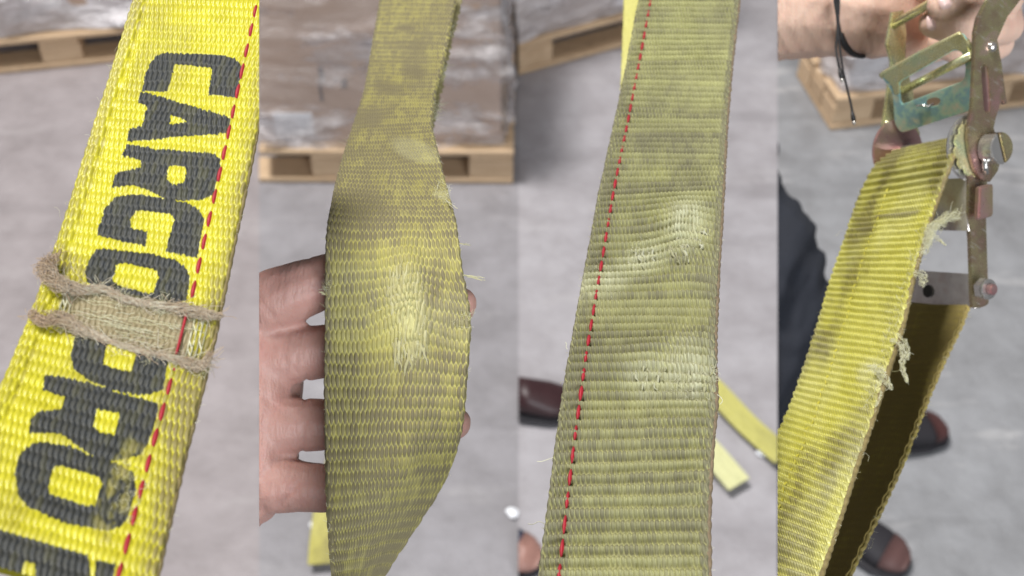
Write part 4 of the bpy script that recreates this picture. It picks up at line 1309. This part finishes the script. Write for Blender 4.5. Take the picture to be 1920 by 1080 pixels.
def paint4(a, u, s, px, py):
    big = fbm(u * 4, s * 36, 71); fine = fbm(u * 15, s * 120, 75)
    a['dirt'][:] = 0.22 + 0.45 * smooth(0.35, 0.75, big) * (0.4 + fine)
    a['grime'] += 0.05 + 0.25 * smooth(0.5, 0.8, big) + 0.2 * (1 - smooth(290, 400, py))
    a['dirt'] += 0.25 * (u > 0.95) + 0.12 * (u < 0.04) + 0.25 * (1 - smooth(290, 420, py))
    m = np.maximum(blob(px, py, 1690, 404, 55, 9, -9), 0.8 * blob(px, py, 1627, 434, 16, 8, -20))
    a['dirt'] += 0.9 * m * (0.5 + fine)
    a['pale'][:] = 0.20 * smooth(0.45, 0.7, fbm(u * 3, s * 25, 79)) + 0.30 * smooth(0.6, 0.95, u) * smooth(600, 900, py) + 0.8 * blob(px, py, 1640, 705, 40, 40) * fine
    a['mess'] += 0.4 * np.exp(-((u - 0.36) / 0.02) ** 2) * vnoise(s * 400, u, 3)
T4 = thing('cargo_strap', P(1600, 700, 0.42), 'ribbed bright yellow strap wound onto the metal ratchet', 'strap', GRP)
M4 = webbing_mat('ribbed_webbing', (0.55, 0.52, 0.075), (0.66, 0.635, 0.14), (0.18, 0.155, 0.05), palec=(0.66, 0.65, 0.40), rough=0.30, spec=0.5)
webbing('webbing', S4, M4, T4, pitch=4.15e-3, ncol=33, du=8, dv=11, paint=paint4, seed=9.1, warp=0.14, amp=1.45e-3, slant=0.10, sharp=2.4, L=0.70, skew=0.22, bay=3, edge=0.14e-3,
        relief=lambda u, s, px, py: 0.00080 * np.cos(2 * math.pi * (s / 4.15e-3 - 0.09) + math.pi) )
M_SELV = plain('soiled_selvedge_yarn', (0.17, 0.13, 0.05), 0.7, var=0.6, scale=500, bump=0.0004)
selvedge(S4, 0.995, 0.0013, M_SELV, T4, h=-0.0010, bay=3)
selvedge(S3, 0.998, 0.0010, plain('brown_selvedge_yarn', (0.15, 0.11, 0.065), 0.8, var=0.7, scale=600, bump=0.0004), T3, seed=4)
selvedge(S1, 0.997, 0.0008, M_SELV, T1, seed=6, bay=0)
# stitched pale centre yarn that surfaces now and then
M4_THREAD = plain('pale_yellow_yarn', (0.52, 0.47, 0.06), 0.45)
tracer('centre_thread', S4, 0.36, M4_THREAD, T4, 4.15e-3, half=0.00034, bay=3, wob=0.035, s0=0.03, amp=1.45e-3, vary=0.8)
b4 = [(1690, 530, 1822, 545, .605, .580), (1680, 575, 1817, 581, .600, .574), (1655, 640, 1786, 642, .59, .566), (1630, 705, 1757, 705, .565, .556), (1600, 770, 1731, 768, .545, .546), (1570, 838, 1705, 838, .522, .536), (1540, 910, 1674, 910, .50, .526), (1508, 980, 1641, 978, .48, .516), (1458, 1090, 1588, 1090, .45, .50), (1420, 1180, 1550, 1180, .43, .488)]
r4b = [(a, b, c_, d, solve_depth((c_, d), f, (a, b), SW, True), f) for a, b, c_, d, e, f in b4]
S4b = Strap(*rails(r4b), sigma=0.008)
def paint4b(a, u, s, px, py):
    a['dirt'][:] = 0.5; a['grime'][:] = 0.35 + 0.6 * fbm(u * 8, s * 60, 81)  # soiling tone also carries the shade inside the loop
M4b = webbing_mat('shaded_soiled_webbing', (0.50, 0.42, 0.045), (0.60, 0.52, 0.07), (0.24, 0.185, 0.07), rough=0.6)  # darker copy of the strap: shade of the inner run mixed with soiling
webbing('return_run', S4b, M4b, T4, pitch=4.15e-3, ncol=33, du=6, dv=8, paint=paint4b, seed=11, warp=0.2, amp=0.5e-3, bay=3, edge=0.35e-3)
ul = 0.30
seam = [S4b.point(ul - 0.06 + 0.05 * q + 0.008 * math.sin(q * 40), S4b.len * (0.22 + 0.76 * q), 0.0013) for q in np.linspace(0, 1, 60)]
me = tube_mesh('edge_thread', seam, 0.00055, 6)
clip_to_bay(me, 3); new_obj('edge_thread', me, M_PALE, T4)
me = tube_mesh('edge_thread', [S4b.point(0.985, S4b.len * (0.06 + 0.92 * q), 0.0008 + 0.0004 * math.sin(q * 160)) for q in np.linspace(0, 1, 160)], 0.0004, 6)
clip_to_bay(me, 3); new_obj('edge_thread', me, plain('edge_olive_yarn', (0.20, 0.15, 0.04), 0.6), T4)
M_TUFT = fibre_mat('white_tuft_fibre', (0.46, 0.43, 0.17), (0.64, 0.63, 0.46))
def tuft(path, radii, n, twist=1.5, fly=0.5):
    l, t = bundle([P(*p) for p in path], [r * 0.72 for r in radii], n, twist=twist, fly=fly * 0.5, k=12, jit=0.3)
    fibres('frayed_tuft', l, np.full(len(l), 0.00007), RNG.uniform(0.1, 1, len(l)), M_TUFT, T4)
tuft([(1734, 470, 0.530), (1740, 447, 0.535), (1746, 430, 0.538), (1762, 418, 0.540), (1778, 408, 0.542), (1792, 404, 0.543)], [.0022, .0032, .0036, .0032, .0030, .0034], 420)
tuft([(1738, 445, 0.535), (1752, 440, 0.536), (1764, 452, 0.534), (1772, 459, 0.532)], [.003, .002, .0012, .0005], 90)
tuft([(1716, 512, 0.522), (1724, 512, 0.522), (1732, 522, 0.521), (1728, 535, 0.518)], [.002, .003, .003, .002], 140)
tuft([(1676, 640, 0.498), (1690, 648, 0.496), (1694, 670, 0.491), (1692, 692, 0.487), (1700, 714, 0.482)], [.0015, .0018, .0020, .0017, .0008], 170)
tuft([(1684, 628, 0.500), (1698, 640, 0.498), (1704, 660, 0.493), (1702, 672, 0.491)], [.0008, .0012, .0012, .0006], 70)
tuft([(1628, 690, 0.487), (1646, 692, 0.487), (1660, 712, 0.483), (1670, 726, 0.480)], [.0025, .0032, .0030, .0012], 200, fly=0.8)
tuft([(1652, 735, 0.478), (1650, 745, 0.476), (1645, 755, 0.474), (1642, 762, 0.472)], [.0008, .001, .001, .0005], 50)
fr_ = hairs(S4, [(1730 - (y - 440) * 0.315 - 3, y, 6) for y in range(430, 780, 14)], 420, 0.0042, side=RT * 0.8 + UP * -0.3)
fibres('edge_fray', fr_, np.full(len(fr_), 0.00008), RNG.random(len(fr_)), M_TUFT, T4)
eh = edge_hairs(S4, 260, 0.0018)
fibres('edge_fuzz', eh, np.full(len(eh), 0.00005), RNG.random(len(eh)), M_FUZZ, T4, bay=3)
eh = edge_hairs(S4b, 160, 0.0022, u=(1, 1))
fibres('edge_fuzz', eh, np.full(len(eh), 0.00005), RNG.random(len(eh)) * .5, M_FUZZ, T4, bay=3)

# ------------------------------------------------------------------ person holding the ratchet
arm = fused_body('arm', [
    ch((1330, -8, .70, .0390), (1450, 0, .68, .0355), (1560, 4, .66, .0305), (1620, 10, .655, .0285), (1655, 18, .652, .0270)),
    ch((1640, 0, .655, .030), (1700, -30, .665, .032), (1780, -50, .665, .030), (1850, -40, .65, .024)),
    ch((1640, 60, .650, .0145), (1660, 40, .648, .015), (1672, 12, .645, .015), (1700, -25, .64, .016)),
    # fingers come round the rod from the right and their tips point left
    ch((1850, -40, .645, .013), (1880, -2, .612, .0105), (1840, 2, .594, .0098), (1795, 4, .588, .0094), (1772, 8, .588, .0082), (1766, 9, .588, .0078)),
    ch((1860, -10, .652, .013), (1884, 48, .625, .0100), (1850, 56, .606, .0092), (1790, 50, .597, .0088), (1757, 45, .598, .0078), (1750, 44, .598, .0074)),
    ch((1850, 10, .655, .013), (1868, 80, .640, .0095), (1840, 94, .626, .0088), (1790, 88, .617, .0085), (1766, 82, .617, .0076)),
    ch((1800, 0, .665, .02), (1800, 50, .66, .016), (1745, 75, .652, .013), (1710, 90, .650, .011)),
], 0.0013, 6)
displace(arm, lambda co, px, py: crease(px, py, 1620, 30, 1632, 100, 2.5, .0005) + crease(px, py, 1600, 20, 1608, 60, 3, .0003) +
         crease(px, py, 1800, 25, 1812, 75, 2.5, .0004) + 0.0004 * (fbm(px / 18, py / 18, 5) - .5))
clip_to_bay(arm, 3)
M_SKIN4 = skin_mat('skin_arm', (0.68, 0.45, 0.345), (0.76, 0.53, 0.42), (0.68, 0.37, 0.30))
TA = thing('person', P(1500, 900, 1.4), 'person in dark trousers gripping the ratchet handle', 'person')
ao = new_obj('arm', arm, M_SKIN4, TA)
M_NAIL = plain('fingernail', (0.70, 0.50, 0.46), 0.25, var=0.05)
def nail(px, py, d, rx, ry, ang):
    V, F = [], []
    n, m = 16, 4
    a = math.radians(ang)
    for q in range(m + 1):
        for k in range(n):
            w = 2 * math.pi * k / n
            t = q / m
            sx = math.copysign(abs(math.cos(w)) ** 0.7, math.cos(w)) * rx * t
            sy = math.copysign(abs(math.sin(w)) ** 0.7, math.sin(w)) * ry * t
            x, y = sx * math.cos(a) - sy * math.sin(a), sx * math.sin(a) + sy * math.cos(a)
            V.append(P(px + x, py + y, d + 0.0016 * t * t))
    for q in range(m):
        for k in range(n):
            F.append((q * n + k, q * n + (k + 1) % n, (q + 1) * n + (k + 1) % n, (q + 1) * n + k))
    new_obj('fingernail', mesh('fingernail', V, F), M_NAIL, TA)
nail(1772, 4, .5784, 13, 12, 70)
nail(1746, 43, .5898, 9, 15, -8)
tr = fused_body('trouser_leg', [ch((1240, 150, 1.45, .090), (1325, 345, 1.42, .090), (1365, 430, 1.41, .092), (1412, 520, 1.40, .094), (1425, 640, 1.42, .092), (1425, 800, 1.5, .086), (1420, 1000, 1.6, .082), (1420, 1200, 1.7, .08))], 0.007, 4)
displace(tr, lambda co, px, py: 0.034 * (fbm(px / 45 + py / 120, py / 150, 8) - .5) + 0.006 * np.sin(py / 34 + px / 20 + 3 * fbm(px / 80, py / 80, 4)))
clip_to_bay(tr, 3)
new_obj('trouser_leg', tr, plain('navy_cloth', (0.009, 0.011, 0.018), 0.9, var=0.4, scale=400, bump=0.0006), TA)

# braided cord bracelet with two loose strings
M_CORD = plain('black_cord', (0.012, 0.011, 0.012), 0.5, var=0.3, scale=900)
M_TIP = plain('cord_tip', (0.5, 0.48, 0.45), 0.3, 0.8)
TB = thing('bracelet', P(1575, 60, .628), 'thin black braided cord bracelet with two dangling strings on the wrist', 'bracelet')
def surf_depth(x, y): 
    # front of the wrist cylinder
    k = (y - 6) / (0.0295 / .655 * K)
    return .657 - 0.0300 * math.sqrt(max(0.0, 1 - k * k))
cord = [(1566, -30), (1568, 0), (1571, 40), (1576, 66), (1584, 84), (1594, 97), (1606, 104), (1617, 106)]
path = resample([P(x, y, surf_depth(x, y) - .0012) for x, y in cord], 90)
for ph in (0, 2.1, 4.2):
    pts = [p + 0.0009 * (RT * math.cos(i * 0.55 + ph) + FW * math.sin(i * .55 + ph)) for i, p in enumerate(path[44:])]
    new_obj('braid_cord', tube_mesh('braid_cord', pts, 0.0011, 8), M_CORD, TB)
new_obj('cord', tube_mesh('cord', path[:50], 0.0009, 8), M_CORD, TB)
s1_ = [(1562, -20), (1566, 10), (1571, 40), (1569, 70), (1567, 90), (1571, 115), (1577, 142)]
s2_ = [(1573, -20), (1573, 20), (1570, 50), (1574, 85), (1580, 130), (1588, 165), (1595, 192), (1600, 222)]
for sp in (s1_, s2_):
    pp = resample([P(x, y, min(.622, surf_depth(x, y) - .002) if y < 100 else .620) for x, y in sp], 40)
    so = new_obj('string', tube_mesh('string', pp, 0.00065, 8), M_CORD, TB)
    e = pp[-1]; d_ = (pp[-1] - pp[-4]) / np.linalg.norm(pp[-1] - pp[-4])
    new_obj('string_knot', tube_mesh('string_knot', [e - d_ * .004, e, e + d_ * .0015], [.0007, .0013, .0009], 8), M_CORD, TB)
    new_obj('string_tip', tube_mesh('string_tip', [e + d_ * .0016, e + d_ * .0028, e + d_ * .0034], [.0010, .0009, .0004], 8), M_TIP, TB)

# ------------------------------------------------------------------ shoes on the floor
def shoe(label, toe, heel, bay, upper, sole_m, toe_m=None, width=0.10):
    a, b = floor_hit(*toe), floor_hit(*heel)
    f = (a - b); f[2] = 0; f /= np.linalg.norm(f)
    g = np.array([-f[1], f[0], 0]); z = np.array([0, 0, 1.0])
    L = 0.28
    T = thing('shoe', a - f * L / 2, label, 'shoe', 'dark shoes on the floor')
    def loft(nm, prof, seg=20):
        V, F = [], []
        for (t, w, z0, z1) in prof:
            for k in range(seg):
                an = 2 * math.pi * k / seg
                cx, cz = math.cos(an), math.sin(an)
                cx = math.copysign(abs(cx) ** 0.8, cx)
                zz = (z0 + z1) / 2 + cz * (z1 - z0) / 2
                V.append(a - f * (t * L) + g * (cx * w / 2) + z * zz)
        n = len(prof)
        for i in range(n - 1):
            for k in range(seg):
                k2 = (k + 1) % seg
                F.append((i * seg + k, i * seg + k2, (i + 1) * seg + k2, (i + 1) * seg + k))
        F.append(tuple(range(seg))); F.append(tuple((n - 1) * seg + k for k in range(seg))[::-1])
        me = mesh(nm, V, F)
        clip_to_bay(me, bay)
        return me
    W = width
    so = loft('sole', [(0.0, W * .30, .004, .022), (0.02, W * .55, .002, .026), (.08, W * .85, .001, .028), (.25, W, .001, .028), (.5, W * .86, .001, .028), (.8, W * .78, .001, .030), (.95, W * .62, .001, .03), (1.0, W * .35, .002, .026)])
    if len(so.polygons): new_obj('sole', so, sole_m, T)
    upm = loft('upper', [(.02, W * .28, .024, .034), (.05, W * .55, .022, .045), (.12, W * .78, .020, .058), (.25, W * .90, .018, .070), (.42, W * .80, .018, .088), (.6, W * .68, .018, .105), (.82, W * .66, .018, .11), (.94, W * .52, .02, .105), (.985, W * .28, .022, .09)])
    if len(upm.polygons): new_obj('upper', upm, upper, T)
    if toe_m:
        tc = loft('toe_cap', [(.015, W * .30, .024, .036), (.05, W * .60, .021, .048), (.12, W * .82, .019, .061), (.20, W * .90, .018, .068)])
        if len(tc.polygons): new_obj('toe_cap', tc, toe_m, T)
    return T
M_SHOE = plain('dark_maroon_leather', (0.035, 0.014, 0.016), 0.45, var=0.4)
M_SOLE = plain('black_rubber', (0.018, 0.016, 0.02), 0.7)
M_TOE = plain('reddish_leather', (0.075, 0.027, 0.025), 0.6, var=0.3)
M_NAVY = plain('navy_jeans', (0.016, 0.022, 0.05), 0.7, var=0.4)
shoe('dark maroon shoe on the floor left of the red-threaded strap', (1085, 772), (900, 765), 2, M_SHOE, M_SOLE, None, 0.115)
shoe('jeans leg and bare foot simplified to a navy shoe at the bottom beside the red-threaded strap', (1016, 1068), (850, 1010), 2, M_NAVY, M_SOLE, plain('tan_toe', (0.30, 0.16, 0.13), 0.5), 0.11)  # shoe shape stands in for a foot below blue jeans
shoe('dark shoe with reddish toe on the floor behind the ratchet strap', (1770, 812), (1600, 850), 3, M_SOLE, M_SOLE, M_TOE, 0.105)
shoe('dark shoe with pinkish toe below the ratchet strap at the bottom', (1700, 1075), (1560, 1000), 3, M_SOLE, M_SOLE, plain('pinkish_toe', (0.10, 0.05, 0.046), 0.6), 0.11)
